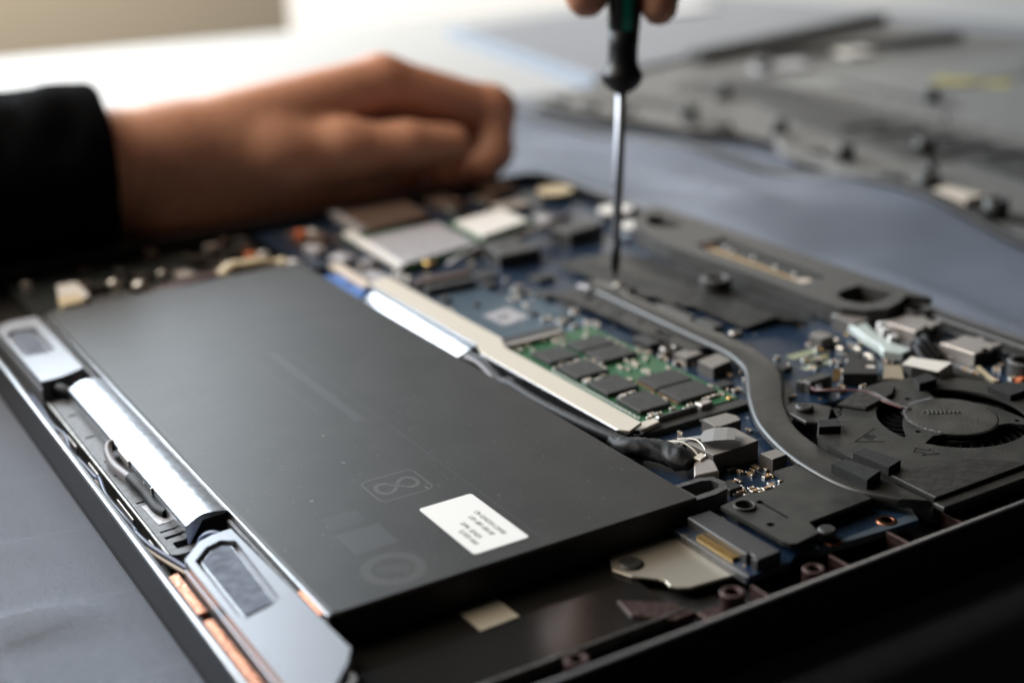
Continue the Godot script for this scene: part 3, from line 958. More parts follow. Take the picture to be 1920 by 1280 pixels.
func board(l: Node3D) -> void:
	var W := 2048
	var H := 1000
	var im := Image.create(W, H, false, Image.FORMAT_RGB8)
	rng.seed = 17
	im.fill(Color(0.11, 0.18, 0.26))
	var k := W / 300.0
	# copper pours seen through the solder mask, then tracks, vias, pads
	for i in 90:
		var x := rng.randi_range(0, W)
		var y := rng.randi_range(0, H)
		im.fill_rect(Rect2i(x, y, rng.randi_range(30, 190), rng.randi_range(20, 120)), Color(0.12, 0.205, 0.30).lerp(Color(0.07, 0.125, 0.2), rng.randf()))
	for i in 900:
		var x := rng.randi_range(0, W)
		var y := rng.randi_range(0, H)
		var len_px := rng.randi_range(20, 150)
		var c := Color(0.17, 0.27, 0.36).lerp(Color(0.06, 0.11, 0.18), rng.randf())
		if rng.randf() < 0.4:
			im.fill_rect(Rect2i(x, y, len_px, 1), c)
		elif rng.randf() < 0.6:
			im.fill_rect(Rect2i(x, y, 1, len_px), c)
		else:
			for s in len_px:
				im.fill_rect(Rect2i(x + s, y + s, 1, 1), c)
	for i in 1700:
		im.fill_rect(Rect2i(rng.randi_range(0, W), rng.randi_range(0, H), 2, 2), Color(0.40, 0.45, 0.42) if rng.randf() < 0.6 else Color(0.05, 0.07, 0.1))
	for i in 420:
		var c := Color(0.66, 0.58, 0.36) if rng.randf() < 0.5 else Color(0.62, 0.63, 0.62)
		im.fill_rect(Rect2i(rng.randi_range(0, W), rng.randi_range(0, H), rng.randi_range(3, 9), rng.randi_range(3, 7)), c)
	for i in 70:
		var x := rng.randi_range(0, W)
		var y := rng.randi_range(0, H)
		var sx := rng.randi_range(16, 60)
		var sy := rng.randi_range(14, 50)
		var c := Color(0.55, 0.58, 0.6)
		im.fill_rect(Rect2i(x, y, sx, 1), c)
		im.fill_rect(Rect2i(x, y + sy, sx, 1), c)
		im.fill_rect(Rect2i(x, y, 1, sy), c)
		im.fill_rect(Rect2i(x + sx, y, 1, sy), c)
	# reflection painted paler, component outline and gold test areas at their places
	var px := func(u: float, v: float, su: float, sv: float, c: Color) -> void:
		im.fill_rect(Rect2i(int((u + 60.0) * k), int((212.0 - v - sv) * k), int(su * k), int(sv * k)), c)
	px.call(58.0, 98.0, 42.0, 33.0, Color(0.30, 0.37, 0.42))  # paler block: gloss reflection on the board painted into the colour
	px.call(36.0, 104.0, 26.0, 18.0, Color(0.26, 0.33, 0.39))  # second block lightened for the same reflection
	for i in 260:
		im.fill_rect(Rect2i(rng.randi_range(int(100.0 * k), int(160.0 * k)), rng.randi_range(int(82.0 * k), int(112.0 * k)), rng.randi_range(2, 22), rng.randi_range(1, 3)), Color(0.16, 0.23, 0.30).lerp(Color(0.45, 0.5, 0.5), rng.randf()))
	px.call(141.0, 132.0, 11.0, 7.0, Color(0.28, 0.33, 0.38))
	px.call(149.0, 157.0, 3.2, 9.5, Color(0.6, 0.62, 0.5))
	px.call(154.2, 158.0, 2.0, 8.5, Color(0.66, 0.63, 0.44))
	px.call(157.6, 154.5, 2.6, 10.0, Color(0.6, 0.63, 0.55))
	px.call(197.0, 96.0, 11.0, 0.25, Color(0.6, 0.62, 0.64))
	px.call(197.0, 105.0, 11.0, 0.25, Color(0.6, 0.62, 0.64))
	px.call(208.0, 96.0, 0.25, 9.2, Color(0.6, 0.62, 0.64))
	px.call(233.0, 92.0, 2.6, 27.0, Color(0.30, 0.34, 0.37))
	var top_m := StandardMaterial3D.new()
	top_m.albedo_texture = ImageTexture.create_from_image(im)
	top_m.roughness = 0.3
	top_m.metallic_specular = 0.7
	var b := Mb.new()
	b.uvs = Vector2(k / W, k / H)
	b.uvo = Vector2(60.0 * k / W, 212.0 * k / H)
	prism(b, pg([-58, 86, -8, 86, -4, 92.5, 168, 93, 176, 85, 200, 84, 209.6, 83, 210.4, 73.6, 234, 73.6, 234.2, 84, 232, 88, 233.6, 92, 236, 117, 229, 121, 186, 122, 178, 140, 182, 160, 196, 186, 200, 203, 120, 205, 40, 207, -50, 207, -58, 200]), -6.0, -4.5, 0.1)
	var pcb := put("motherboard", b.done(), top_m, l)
	# M.2 connector and its board edge
	var con := solid("card_slot", pg([211.2, 76.6, 211.4, 82.3, 232.9, 82.7, 233.2, 76.4, 231.8, 76.2, 231.6, 77.2, 230.2, 77.2, 230.0, 76.3]), -4.6, -2.2, m.slot_grey, pcb, 0.2)
	for i in 22:
		solid("contact", rect(216.4 + i * 0.52, 74.9, 216.7 + i * 0.52, 76.3), -4.5, -3.7, m.gold, pcb, 0.0)
	solid("slot_edge", rect(213.0, 73.4, 233.6, 74.6), -6.2, -4.4, m.grey_plate, pcb, 0.1)
	# black metal shield over the near part of the board
	carved("black_bracket", pg([205.9, 104.0, 206.1, 110.9, 227.4, 111.9, 227.9, 94.3, 232.4, 93.0, 233.2, 86.4, 232.6, 85.2, 231.2, 84.6, 212.3, 84.3, 211.2, 92.1, 212.4, 97.8, 210.7, 103.7]), -2.4, -1.5, [[circle(215.4, 88.1, 2.1, 20), -5.0, 2.0], [pg([214.8, 91.5, 215.8, 91.3, 216.4, 91.75, 224.2, 91.75, 224.2, 92.4, 216.2, 92.5, 215.6, 92.9, 214.8, 92.6]), -5.0, 2.0], [circle(224.4, 87.4, 0.9, 14), -5.0, 2.0]], m.black_plate, pcb)
	ring(215.4, 88.1, 2.35, 1.85, -4.4, -0.9, "bracket_boss", m.black_plate, pcb)
	# copper-ringed mounting holes
	for p: Array in [[232.4, 111.4, 2.2], [232.6, 96.4, 2.0]]:
		ring(p[0], p[1], p[2], p[2] * 0.55, -4.5, -4.28, "mounting_hole", m.copper, pcb)
		solid("hole_centre", circle(p[0], p[1], p[2] * 0.56, 16), -4.5, -4.2, m.black_void, pcb, 0.0)
	crossed_screw(231.4, 96.0, 1.9, -1.9, pcb, m.post)
	# power chokes
	choke(pcb, pg([175.6, 108.2, 175.8, 115.2, 178.6, 116.2, 181.2, 115.4, 181.4, 109.0, 180.6, 108.0]), -1.0)
	choke(pcb, pg([185.6, 96.0, 186.4, 109.8, 194.2, 109.6, 194.8, 103.0, 194.6, 96.4]), 0.0)
	choke(pcb, pg([198.0, 106.9, 198.2, 111.5, 202.0, 111.3, 202.2, 107.0]), -1.0)
	choke(pcb, pg([144.0, 131.6, 142.6, 139.4, 149.0, 138.9, 150.6, 131.4]), -1.4)
	choke(pcb, pg([140.2, 182.0, 139.4, 189.0, 148.2, 188.6, 148.8, 181.6]), -0.8)
	choke(pcb, pg([134.0, 131.2, 133.2, 137.4, 138.6, 137.4, 139.4, 131.2]), -2.2)
	choke(pcb, pg([146, 168, 145.4, 173, 150.6, 173, 151, 168]), -1.6)
	for p: Array in [[121, 131.8, 8, 4, -2.2], [156.6, 129.6, 3.6, 4.6, -3.2], [163.5, 132.8, 3.2, 3.8, -3.4], [212.8, 100.8, 4.6, 3.4, -3.2], [203.2, 94.2, 4.2, 3.4, -3.0], [156, 150.2, 4.0, 3.0, -3.4], [161.5, 169.5, 5, 4, -3.0], [61.5, 111.5, 3, 3, -3.8], [68, 132.5, 5.5, 4, -3.0], [79, 121, 3, 3, -3.7], [38, 128, 9, 7, -3.4], [52, 141, 6, 6, -3.2], [178.5, 100.4, 5, 3.4, -3.2], [204.5, 168, 3, 3, -3.2], [88, 127, 5, 3, -3.4], [106, 141, 3, 2, -2.0], [60, 128, 4, 3, -3.4], [148, 126, 4, 3, -3.4], [152, 143.5, 3, 2.4, -3.4], [158, 160, 3, 2.4, -3.5], [52, 106, 4, 3, -3.2], [48, 124, 4, 4, -3.2], [44, 188, 6, 4, -3.0], [172, 112, 3.4, 2.4, -3.2], [183.6, 113.4, 4, 2, -3.2], [196, 100, 3, 2, -3.4], [167, 150, 2, 3, -3.4]]:
		solid("board_chip", rect(p[0] - p[2] / 2, p[1] - p[3] / 2, p[0] + p[2] / 2, p[1] + p[3] / 2), -4.5, p[4], m.chip, pcb, 0.12)
	# round nut beside the memory slot and posts
	ring(129.6, 133.0, 2.4, 1.3, -4.5, -2.2, "round_nut", m.steel_dull, pcb)
	# gull-wing pins of the little chips by the battery lug
	for i in 4:
		solid("chip_pin", turned(208.6 + i * 1.05, 96.2 + i * 0.1, 0.4, 1.7, -8), -4.5, -4.1, m.gold, pcb, 0.05)
	for i in 3:
		solid("chip_pin", turned(212.0 + i * 1.15, 98.9 + i * 0.05, 0.5, 1.7, -8), -4.5, -3.7, m.solder, pcb, 0.1)
	solid("capacitor", turned(211.2, 103.4, 2.4, 1.1, 70), -4.5, -3.6, m.ceramic, pcb, 0.1)
	# hundreds of tiny parts
	rng.seed = 29
	var bodies := Mb.new()
	var ends := Mb.new()
	var areas := [[112, 128, 176, 141, 44], [168, 96, 204, 118, 18], [140, 150, 180, 182, 34], [4, 94, 32, 104, 16], [84, 120, 100, 132, 14], [-50, 92, -6, 110, 30], [40, 186, 52, 200, 14], [196, 92, 212, 108, 36], [150, 182, 196, 202, 40], [44, 122, 72, 134, 16], [56, 100, 66, 108, 6]]
	for a: Array in areas:
		for i in a[4]:
			var u := rng.randf_range(a[0], a[2])
			var v := rng.randf_range(a[1], a[3])
			var s := rng.randf_range(0.7, 1.25)
			var turn := 90.0 * rng.randi_range(0, 1)
			var h := rng.randf_range(0.5, 1.0)
			prism(bodies, turned(u, v, 1.5 * s, 0.8 * s, turn), -4.5, -4.5 + h, 0.06)
			var d := Vector2(0.85 * s, 0).rotated(deg_to_rad(turn))
			prism(ends, turned(u + d.x, v + d.y, 0.45 * s, 0.84 * s, turn), -4.5, -4.47 + h, 0.06)
			prism(ends, turned(u - d.x, v - d.y, 0.45 * s, 0.84 * s, turn), -4.5, -4.47 + h, 0.06)
	put("tiny_components", bodies.done(), m.ceramic, pcb).set_meta("kind", "stuff")
	put("solder_ends", ends.done(), m.solder, pcb).set_meta("kind", "stuff")
	# white square printed patch with a darker mark
	var patch := solid("printed_square", pg([70.5, 108.6, 68.6, 118.2, 80.4, 119.0, 82.0, 109.2]), -4.5, -4.4, m.silver_label, pcb, 0.0)
	patch.set_meta("label", "cream square patch on the blue board")
	lettering("lettering", "R", Vector3(74, 112.4, -4.38), 5.0, 0, m.print_faint, pcb)
	solid("pale_ring_patch", circle(39.5, 113.0, 6.4, 24), -4.5, -4.42, m.silver_label, pcb, 0.0)

func choke(pcb: Node3D, poly: PackedVector2Array, z: float) -> void:
	solid("inductor", poly, -4.5, z - 0.01, m.inductor, pcb, 0.05)
	solid("inductor_top", inset(ccw(poly), 0.06), z - 0.1, z + 0.06, m.inductor_top, pcb, 0.1)
	var c := Vector2.ZERO
	for p in poly:
		c += p / poly.size()
	solid("solder_foot", rect(c.x + 1.6, c.y - 4.4 + absf(z), c.x + 3.6, c.y - 3.6 + absf(z)), -4.5, -4.2, m.gold, pcb, 0.05)

func memory(l: Node3D) -> void:
	var mm := Node3D.new()
	mm.name = "memory_module"
	l.add_child(mm, true)
	mm.position = -l.position
	var pcb := solid("circuit_board", pg([100.6, 96.0, 100.6, 127.0, 166.2, 127.0, 166.2, 96.0]), -4.1, -3.2, m.pcb_green, mm, 0.08)
	var chip_mesh := {}
	for p: Array in [[110.2, 112.2, 118.0, 123.4], [118.9, 112.3, 128.2, 123.6], [143.0, 112.8, 151.6, 124.0], [152.5, 112.6, 161.6, 124.0], [111.2, 100.5, 120.5, 110.0], [123.9, 100.5, 133.8, 110.1], [137.6, 100.6, 147.4, 110.2], [150.8, 100.6, 161.2, 109.9]]:
		solid("memory_chip", rect(p[0], p[1], p[2], p[3]), -3.0, -2.0, m.chip, mm, 0.12)
		lettering("lettering", "SEC 810", Vector3(p[0] + 2.4, p[3] - 4.6, -1.985), 1.0, 0, m.print_faint, mm)
		lettering("lettering", "K4A8G", Vector3(p[0] + 2.4, p[3] - 6.2, -1.985), 1.0, 0, m.print_faint, mm)
	rng.seed = 51
	var bodies := Mb.new()
	var ends := Mb.new()
	for a: Array in [[103, 100, 110, 124, 16, 0], [121, 100.5, 123.4, 110, 6, 90], [129, 112, 142, 124.5, 15, 0], [134.4, 100.6, 137.0, 110, 6, 90], [147.9, 100.6, 150.4, 110, 6, 90], [119, 110.6, 162, 112.0, 12, 0], [162.4, 101, 165, 125, 12, 90], [109, 124.3, 163, 125.6, 10, 0]]:
		for i in a[4]:
			var u := rng.randf_range(a[0], a[2])
			var v := rng.randf_range(a[1], a[3])
			var d := Vector2(0.6, 0).rotated(deg_to_rad(a[5]))
			prism(bodies, turned(u, v, 1.1, 0.62, a[5]), -3.2, -2.55, 0.06)
			prism(ends, turned(u + d.x, v + d.y, 0.36, 0.66, a[5]), -3.2, -2.52, 0.06)
			prism(ends, turned(u - d.x, v - d.y, 0.36, 0.66, a[5]), -3.2, -2.52, 0.06)
	for i in 40:
		prism(ends, turned(124.0 + i * 0.98, 99.4 + 0.25 * (i % 2), 0.45, 0.7, 0), -3.2, -2.85, 0.08)
	for i in 9:
		prism(bodies, turned(144.0 + i * 0.9, 112.2, 0.34, 0.5, 0), -3.2, -2.4, 0.03)
		prism(bodies, turned(153.4 + i * 0.95, 112.0, 0.34, 0.5, 0), -3.2, -2.4, 0.03)
	put("tiny_components", bodies.done(), m.ceramic, mm).set_meta("kind", "stuff")
	put("solder_ends", ends.done(), m.solder, mm).set_meta("kind", "stuff")
	ring(165.0, 125.2, 0.85, 0.3, -3.2, -3.08, "gold_ring", m.gold, mm)
	# slot arms and clips
	var sl := Node3D.new()
	sl.name = "memory_slot"
	l.add_child(sl, true)
	sl.position = -l.position
	solid("slot_arm", rect(95.8, 99.0, 99.8, 118.4), -4.5, -2.4, m.post, sl, 0.15)
	solid("slot_clip", pg([101.0, 97.6, 100.8, 117.0, 102.9, 116.4, 103.1, 97.4]), -3.6, -1.9, m.shield_can, sl, 0.2)
	solid("slot_arm", rect(167.4, 92.5, 171.0, 127.2), -4.5, -3.0, m.black_plate, sl, 0.15)
	solid("slot_clip", pg([166.5, 92.6, 166.4, 101.2, 169.0, 100.8, 170.8, 93.0]), -3.4, -1.9, m.cream_metal, sl, 0.2)
	solid("slot_clip", pg([166.3, 101.6, 166.0, 113.8, 166.9, 113.8, 167.3, 101.6]), -3.4, -1.75, m.chrome, sl, 0.15)
	solid("slot_clip", pg([165.2, 114.2, 165.0, 118.2, 167.2, 118.2, 167.6, 114.2]), -3.4, -1.7, m.shield_can, sl, 0.2)
	# folded cream bracket along the slot
	var br := solid("cream_bracket", pg([34.5, 88.6, 31.4, 96.5, 101.6, 96.9, 104.4, 95.7, 108.4, 94.0, 171.0, 94.0, 173.4, 89.0, 171.2, 87.2, 108.8, 86.6, 102.2, 88.9]), -0.4, 0.3, m.cream_metal, l, 0.12)
	solid("folded_lip", pg([108.6, 86.55, 171.2, 87.15, 171.2, 86.8, 108.6, 86.2]), -3.2, 0.24, m.chrome, br, 0.05)
	solid("folded_lip", pg([35, 88.55, 102.0, 88.85, 102.0, 88.3, 35, 88.0]), -2.2, 0.36, m.chrome, br, 0.05)
	ring(173.6, 91.0, 1.5, 0.8, -4.5, -0.6, "bracket_eye", m.black_rubber, br)
	solid("bracket_tail", pg([6.5, 87.6, 7.0, 91.6, 34.0, 90.6, 35.0, 86.6]), -1.6, -0.4, m.beige_plastic, br, 0.15)
	# bright sloping metal cover between battery and bracket
	var b := Mb.new()
	var rings := []
	for u: float in [39.5, 42.0, 60.0, 80.0, 94.0, 101.5]:
		var k := 1.0 if u > 41.0 else 0.3
		var rg := PackedVector3Array()
		for p: Vector2 in [Vector2(88.0, -0.6), Vector2(86.9, -0.75), Vector2(85.6, -1.1), Vector2(83.4, -1.9), Vector2(82.0, -2.8)]:
			rg.append(Vector3(u, 88.0 + (p.x - 88.0) * k, p.y))
		for p: Vector2 in [Vector2(82.0, -3.4), Vector2(85.6, -1.8), Vector2(88.0, -1.2)]:
			rg.append(Vector3(u, 88.0 + (p.x - 88.0) * k, p.y))
		rings.append(rg)
	loft(b, rings, true, true, 2)
	put("sloping_cover", b.done(), m.chrome, l)
	solid("blue_pull_tab", pg([13.0, 83.2, 16.0, 87.4, 37.6, 87.0, 41.4, 82.4]), -3.0, -1.3, m.blue_plastic, l, 0.2)
	solid("tab_hole", circle(27.0, 85.6, 1.3, 12), -3.0, -1.22, m.black_void, l, 0.0)
	# black cable running between battery and bracket into a taped lump
	b = Mb.new()
	tube(b, spline([Vector3(98, 86.5, -3.0), Vector3(107.4, 86.0, -1.6), Vector3(113, 85.6, -1.0), Vector3(119, 84.6, -2.2), Vector3(124, 83.8, -2.6), Vector3(130, 83.4, -1.6), Vector3(139, 82.9, -1.4), Vector3(146, 82.8, -1.2), Vector3(156, 83.2, -1.0), Vector3(167.6, 84.4, -0.9), Vector3(178, 86.4, -1.0)], 6), 1.35, 12)
	var cable := put("black_cable", b.done(), m.black_rubber, l)
	b = Mb.new()
	tube(b, spline([Vector3(100, 85.0, -2.8), Vector3(109, 84.8, -1.8), Vector3(116, 83.9, -2.0), Vector3(123, 83.0, -3.0)], 6), 0.7, 10)
	put("wire", b.done(), m.wire_grey, cable)
	solid("cable_clip", turned(126.4, 84.4, 4.2, 2.6, -4), -3.4, -0.9, m.chip, cable, 0.4)
	b = Mb.new()
	rings = []
	var n := FastNoiseLite.new()
	n.seed = 8
	n.frequency = 0.35
	for i in 22:
		var t := i / 21.0
		var c := Vector3(lerpf(172.0, 192.6, t), lerpf(85.0, 91.4, smoothstep(0.1, 0.75, t)), lerpf(-1.2, -1.6, t))
		var rg := PackedVector3Array()
		var rad := lerpf(1.6, 3.2, smoothstep(0.0, 0.35, t)) * (1.0 if t < 0.86 else lerpf(1.0, 0.55, (t - 0.86) / 0.14))
		for a in 20:
			var ang := TAU * a / 20
			var rr := rad * (1.0 + 0.28 * n.get_noise_3d(c.x, cos(ang) * 4.0, sin(ang) * 4.0))
			rg.append(c + Vector3(-0.18, 1.0, 0).normalized() * cos(ang) * rr * 1.1 + Vector3(0, 0, 1) * sin(ang) * rr * 0.72)
		rings.append(rg)
	loft(b, rings)
	put("tape_wrap", b.done(), m.black_rubber, cable)
	# small silver plug
	var plug := solid("silver_plug", pg([192.6, 92.6, 192.9, 97.6, 199.2, 94.4, 198.2, 88.4]), -4.5, -1.3, m.shield_can, l, 0.25)
	solid("plug_window", turned(199.0, 91.4, 1.0, 0.9, 0), -3.4, -2.3, m.black_void, plug, 0.0)
	solid("plug_foot", turned(199.3, 91.6, 0.8, 6.4, 10), -4.5, -4.0, m.gold, plug, 0.05)
	solid("plug_latch", turned(191.6, 95.6, 2.2, 4.2, 18), -2.0, -0.8, m.cream_metal, plug, 0.2)
	# bent grey ribbon
	b = Mb.new()
	rings = []
	for p: Array in [[Vector3(181.0, 95.2, -1.6), 0.9], [Vector3(184.6, 97.6, 0.2), 1.0], [Vector3(186.8, 99.0, 1.0), 1.1], [Vector3(187.2, 99.4, 1.2), 3.6], [Vector3(189.0, 101.0, 2.0), 4.2], [Vector3(191.0, 103.2, 2.3), 4.0], [Vector3(192.2, 104.6, 2.2), 3.6]]:
		var side: Vector3 = Vector3(0.75, -0.66, 0.06) * p[1]
		rings.append(PackedVector3Array([p[0] - side, p[0] + side, p[0] + side + Vector3(0, 0, -0.22), p[0] - side + Vector3(0, 0, -0.22)]))
	loft(b, rings, true, true, -1)
	put("ribbon_flap", b.done(), m.ribbon_grey, l)
	b = Mb.new()
	tube(b, spline([Vector3(181.5, 93.5, -0.6), Vector3(185, 95.0, 0.2), Vector3(189, 95.6, -0.6), Vector3(192, 95.2, -2.0)], 5), 0.35, 8, 0.4)
	put("bare_wire", b.done(), m.cream_metal, l)
	b = Mb.new()
	tube(b, spline([Vector3(183.0, 95.4, 0.0), Vector3(187, 97.4, 0.8), Vector3(191, 97.0, 0.0), Vector3(193.0, 95.4, -1.6)], 5), 0.2, 8)
	put("bare_wire", b.done(), m.solder, l)

func cooling(l: Node3D) -> void:
	# flat heat pipe with rounded sides
	var left := [Vector2(70.5, 142.4), Vector2(98.1, 142.0), Vector2(121.3, 141.6), Vector2(134, 141.4), Vector2(144.5, 140.8), Vector2(155.1, 137.4), Vector2(163.5, 131.4), Vector2(172.0, 125.0), Vector2(184.3, 117.4), Vector2(198.7, 112.2), Vector2(212.0, 110.2), Vector2(222.4, 110.9), Vector2(231.3, 115.4)]
	var right := [Vector2(71.5, 149.8), Vector2(98, 149.4), Vector2(120, 149.2), Vector2(136, 149.4), Vector2(149.0, 148.4), Vector2(160.5, 144.8), Vector2(169.5, 138.8), Vector2(178.5, 131.2), Vector2(190.6, 123.8), Vector2(201.4, 120.8), Vector2(211.5, 119.9), Vector2(222.4, 120.2), Vector2(236.0, 120.6)]
	left = spline(left, 6)
	right = spline(right, 6)
	var b := Mb.new()
	var rings := []
	for i in left.size():
		var a: Vector2 = left[i]
		var c: Vector2 = right[i]
		var e := (c - a).normalized()
		var rg := PackedVector3Array()
		for s in 7:
			var t := PI * (s / 6.0)
			rg.append(at2(a + e * (1.0 - sin(t)) * 1.0, -2.1 - cos(t) * 1.05))
		for s in 7:
			var t := PI * (s / 6.0)
			rg.append(at2(c - e * (1.0 - sin(t)) * 1.0, -2.1 + cos(t) * 1.05))
		rings.append(rg)
	loft(b, rings)
	var hp := put("heat_pipe", b.done(), m.heat_pipe, l)
	b = Mb.new()
	tube(b, [Vector3(72, 142.2, -2.0), Vector3(78, 142.3, -1.5)], 1.1, 10)
	put("pipe_end", b.done(), m.wire_grey, hp)
	# plate beneath it with small openings
	carved("heatsink_plate", pg([73.4, 130.6, 82.7, 133.4, 100.7, 134.2, 120.6, 134.8, 134.9, 135.4, 136.5, 141.2, 75.4, 141.9, 73.6, 137.0]), -2.9, -1.9, [[circle(90, 137.4, 1.0, 14), -5, 2], [circle(100.6, 137.6, 0.9, 14), -5, 2], [circle(109.5, 138.0, 0.9, 14), -5, 2], [rounded(118, 136.2, 125, 138.6, 0.8, 3), -5, 2], [circle(83.2, 138.0, 1.2, 14), -5, 2]], m.heat_pipe, l)
	for p: Array in [[80.0, 151.6], [134.2, 152.4]]:
		crossed_screw(p[0], p[1], 2.0, -0.6, l, m.steel_dull)
	solid("pipe_clamp", pg([72.5, 149.4, 73.4, 153.4, 84.0, 154.6, 86.0, 150.0]), -2.8, -1.3, m.black_plate, l, 0.2)
	solid("pipe_clamp", pg([100, 150, 101, 153.6, 116, 153.0, 117, 149.8]), -2.8, -1.4, m.black_plate, l, 0.2)
	solid("pipe_clamp", pg([118, 150.4, 119, 154.6, 127, 154.2, 127, 150.2]), -2.8, -1.2, m.black_plate, l, 0.2)
	# thin black film over the processor area, gently wavy
	b = Mb.new()
	b.group = 2
	var edge := pg([40, 151, 46, 171, 57, 181, 80, 183.4, 104, 183.6, 134, 183.4, 133.4, 172, 129, 170.4, 128.6, 164.4, 131, 158.4, 123, 158.2, 106, 158.6, 98, 155.0, 76, 151.6])
	var n := FastNoiseLite.new()
	n.seed = 6
	n.frequency = 0.03
	for i in range(38, 136, 2):
		for j in range(150, 186, 2):
			var ok := true
			for c: Vector2 in [Vector2(i, j), Vector2(i + 2, j), Vector2(i + 2, j + 2), Vector2(i, j + 2)]:
				ok = ok and Geometry2D.is_point_in_polygon(c, edge)
			if ok:
				var z := func(x: float, y: float) -> float: return -2.9 + n.get_noise_2d(x, y * 1.4) * 0.45 + 0.5 * exp(-pow((y - 166.0 - (x - 90.0) * 0.12) / 5.0, 2.0))
				b.q(Vector3(i, j, z.call(i, j)), Vector3(i + 2, j, z.call(i + 2, j)), Vector3(i + 2, j + 2, z.call(i + 2, j + 2)), Vector3(i, j + 2, z.call(i, j + 2)))
	put("black_film", b.done(), m.film, l)
	# fan
	var f := Node3D.new()
	f.name = "fan"
	l.add_child(f, true)
	f.position = -l.position
	var c0 := Vector2(208.6, 155.6)
	var outline := PackedVector2Array()
	for a in range(231, 106, -4):
		outline.append(c0 + Vector2.from_angle(deg_to_rad(a)) * 25.0)
	outline.append_array(pg([204, 186, 212, 190, 235.5, 190, 235.5, 121.4, 222.4, 121.6, 210.5, 121.2, 203, 122.0, 198.0, 123.6, 195.2, 126.4]))
	var holes := [[crescent(c0, 196, 276, 10.4, 17.2, true, false), -3, 3], [crescent(c0, 50, 154, 10.4, 17.2, false, true), -3, 3], [crescent(c0, -67, 38, 10.4, 17.2, false, false), -3, 3], [circle(194.9, 155.4, 0.8, 12), -3, 3], [circle(c0.x + 11.6 * cos(-1.45), c0.y + 11.6 * sin(-1.45) - 0.8, 0.7, 12), -3, 3], [circle(c0.x + 14.4 * cos(0.79), c0.y + 14.4 * sin(0.79), 0.7, 12), -3, 3]]
	carved("fan_cover", outline, -1.6, -0.9, holes, m.fan_plastic, f)
	var wall := Mb.new()
	var inner := inset(ccw(outline), 0.25)
	var deep := inset(ccw(outline), 1.2)
	for i in inner.size():
		var j := (i + 1) % inner.size()
		wall.q(at2(inner[i], -7.0), at2(inner[j], -7.0), at2(inner[j], -1.6), at2(inner[i], -1.6))
		wall.q(at2(deep[j], -7.0), at2(deep[i], -7.0), at2(deep[i], -1.6), at2(deep[j], -1.6))
	cap(wall, inner, -7.0, true)
	put("fan_housing", wall.done(), m.fan_plastic, f)
	var blade := Mb.new()
	blade.o = Vector3(c0.x, c0.y, -2.4)
	for s in 6:
		var r0 := 10.4 + s * 1.1
		var r1 := r0 + 1.1
		var a0 := -0.012 * s * s
		var a1 := -0.012 * (s + 1) * (s + 1)
		prism(blade, PackedVector2Array([c0 + Vector2.from_angle(a0) * r0, c0 + Vector2.from_angle(a1) * r1, c0 + Vector2.from_angle(a1 + 0.035) * r1, c0 + Vector2.from_angle(a0 + 0.035) * r0]), -6.0, -3.0)
	var bm := blade.done()
	for i in 29:
		var o := put("fan_blade", bm, m.tip_black, f)
		o.position = w(Vector3(c0.x, c0.y, -2.4))
		o.rotation.y = TAU * i / 29.0
	b = Mb.new()
	lathe(b, c0.x, c0.y, [Vector2(0, -6), Vector2(10.6, -6), Vector2(10.8, -2.4), Vector2(0, -2.2)], 32, -1)
	put("fan_rotor", b.done(), m.post, f)
	# hub sticker, dusty and embossed
	b = Mb.new()
	lathe(b, c0.x - 0.4, c0.y, [Vector2(0, -0.95), Vector2(10.5, -0.95), Vector2(10.6, -0.86), Vector2(10.3, -0.82), Vector2(8.0, -0.78), Vector2(0, -0.76)], 40, 3)
	var hub := put("hub_sticker", b.done(), m.sticker_hub, f)
	rng.seed = 71
	for i in 8:
		b = Mb.new()
		lathe(b, 204.4 + i * 0.5, 152.6 + i * 0.85, [Vector2(0, -0.75), Vector2(0.42, -0.72), Vector2(0.32, -0.5), Vector2(0, -0.4)], 10)
		put("embossed_dot", b.done(), m.sticker_hub, f)
	for i in 6:
		b = Mb.new()
		lathe(b, 203.0 + i * 0.5, 152.4 + i * 0.85, [Vector2(0, -0.75), Vector2(0.38, -0.72), Vector2(0.3, -0.54), Vector2(0, -0.44)], 10)
		put("embossed_dot", b.done(), m.sticker_hub, f)
	# dust fluff round the sticker rim
	var fluff := Mb.new()
	for i in 260:
		var a := deg_to_rad(rng.randf_range(150, 300))
		var p := c0 + Vector2(-0.4, 0) + Vector2.from_angle(a) * rng.randf_range(10.2, 10.9)
		var q := p + Vector2.from_angle(rng.randf() * TAU) * rng.randf_range(0.15, 0.5)
		tube(fluff, [at2(p, -0.75), at2(q, -0.7 + rng.randf_range(0.0, 0.35))], 0.04, 3)
	var fl := put("dust_fluff", fluff.done(), m.silver_label, f)
	fl.set_meta("kind", "stuff")
	# engraved marks
	stroke(f, [Vector2(202.8, 136.8), Vector2(205.6, 128.0), Vector2(209.4, 133.2), Vector2(202.8, 136.8)], 0.14, "warning_mark")
	for s: Array in [[204.8, 133.4, 205.6, 131.2], [205.5, 133.8, 206.1, 131.4], [206.2, 133.8, 206.7, 131.6], [204.6, 132.6, 204.9, 131.6], [205.0, 131.4, 207.2, 131.9]]:
		stroke(f, [Vector2(s[0], s[1]), Vector2(s[2], s[3])], 0.2, "warning_mark")
	stroke(f, [Vector2(216.0, 136.2), Vector2(217.0, 134.6), Vector2(219.0, 136.2), Vector2(219.4, 134.8), Vector2(221.0, 138.4), Vector2(218.0, 138.6), Vector2(218.6, 137.6), Vector2(216.0, 136.2)], 0.14, "direction_mark")
	lettering("lettering", "(N32Y5)", Vector3(189.0, 137.6, -0.88), 2.3, -28, m.print_faint, f)
	# foam blocks stuck on
	solid("foam_block", pg([195.0, 126.6, 196.6, 131.4, 200.4, 128.6, 198.0, 124.2]), -0.9, 0.9, m.foam, f, 0.1)
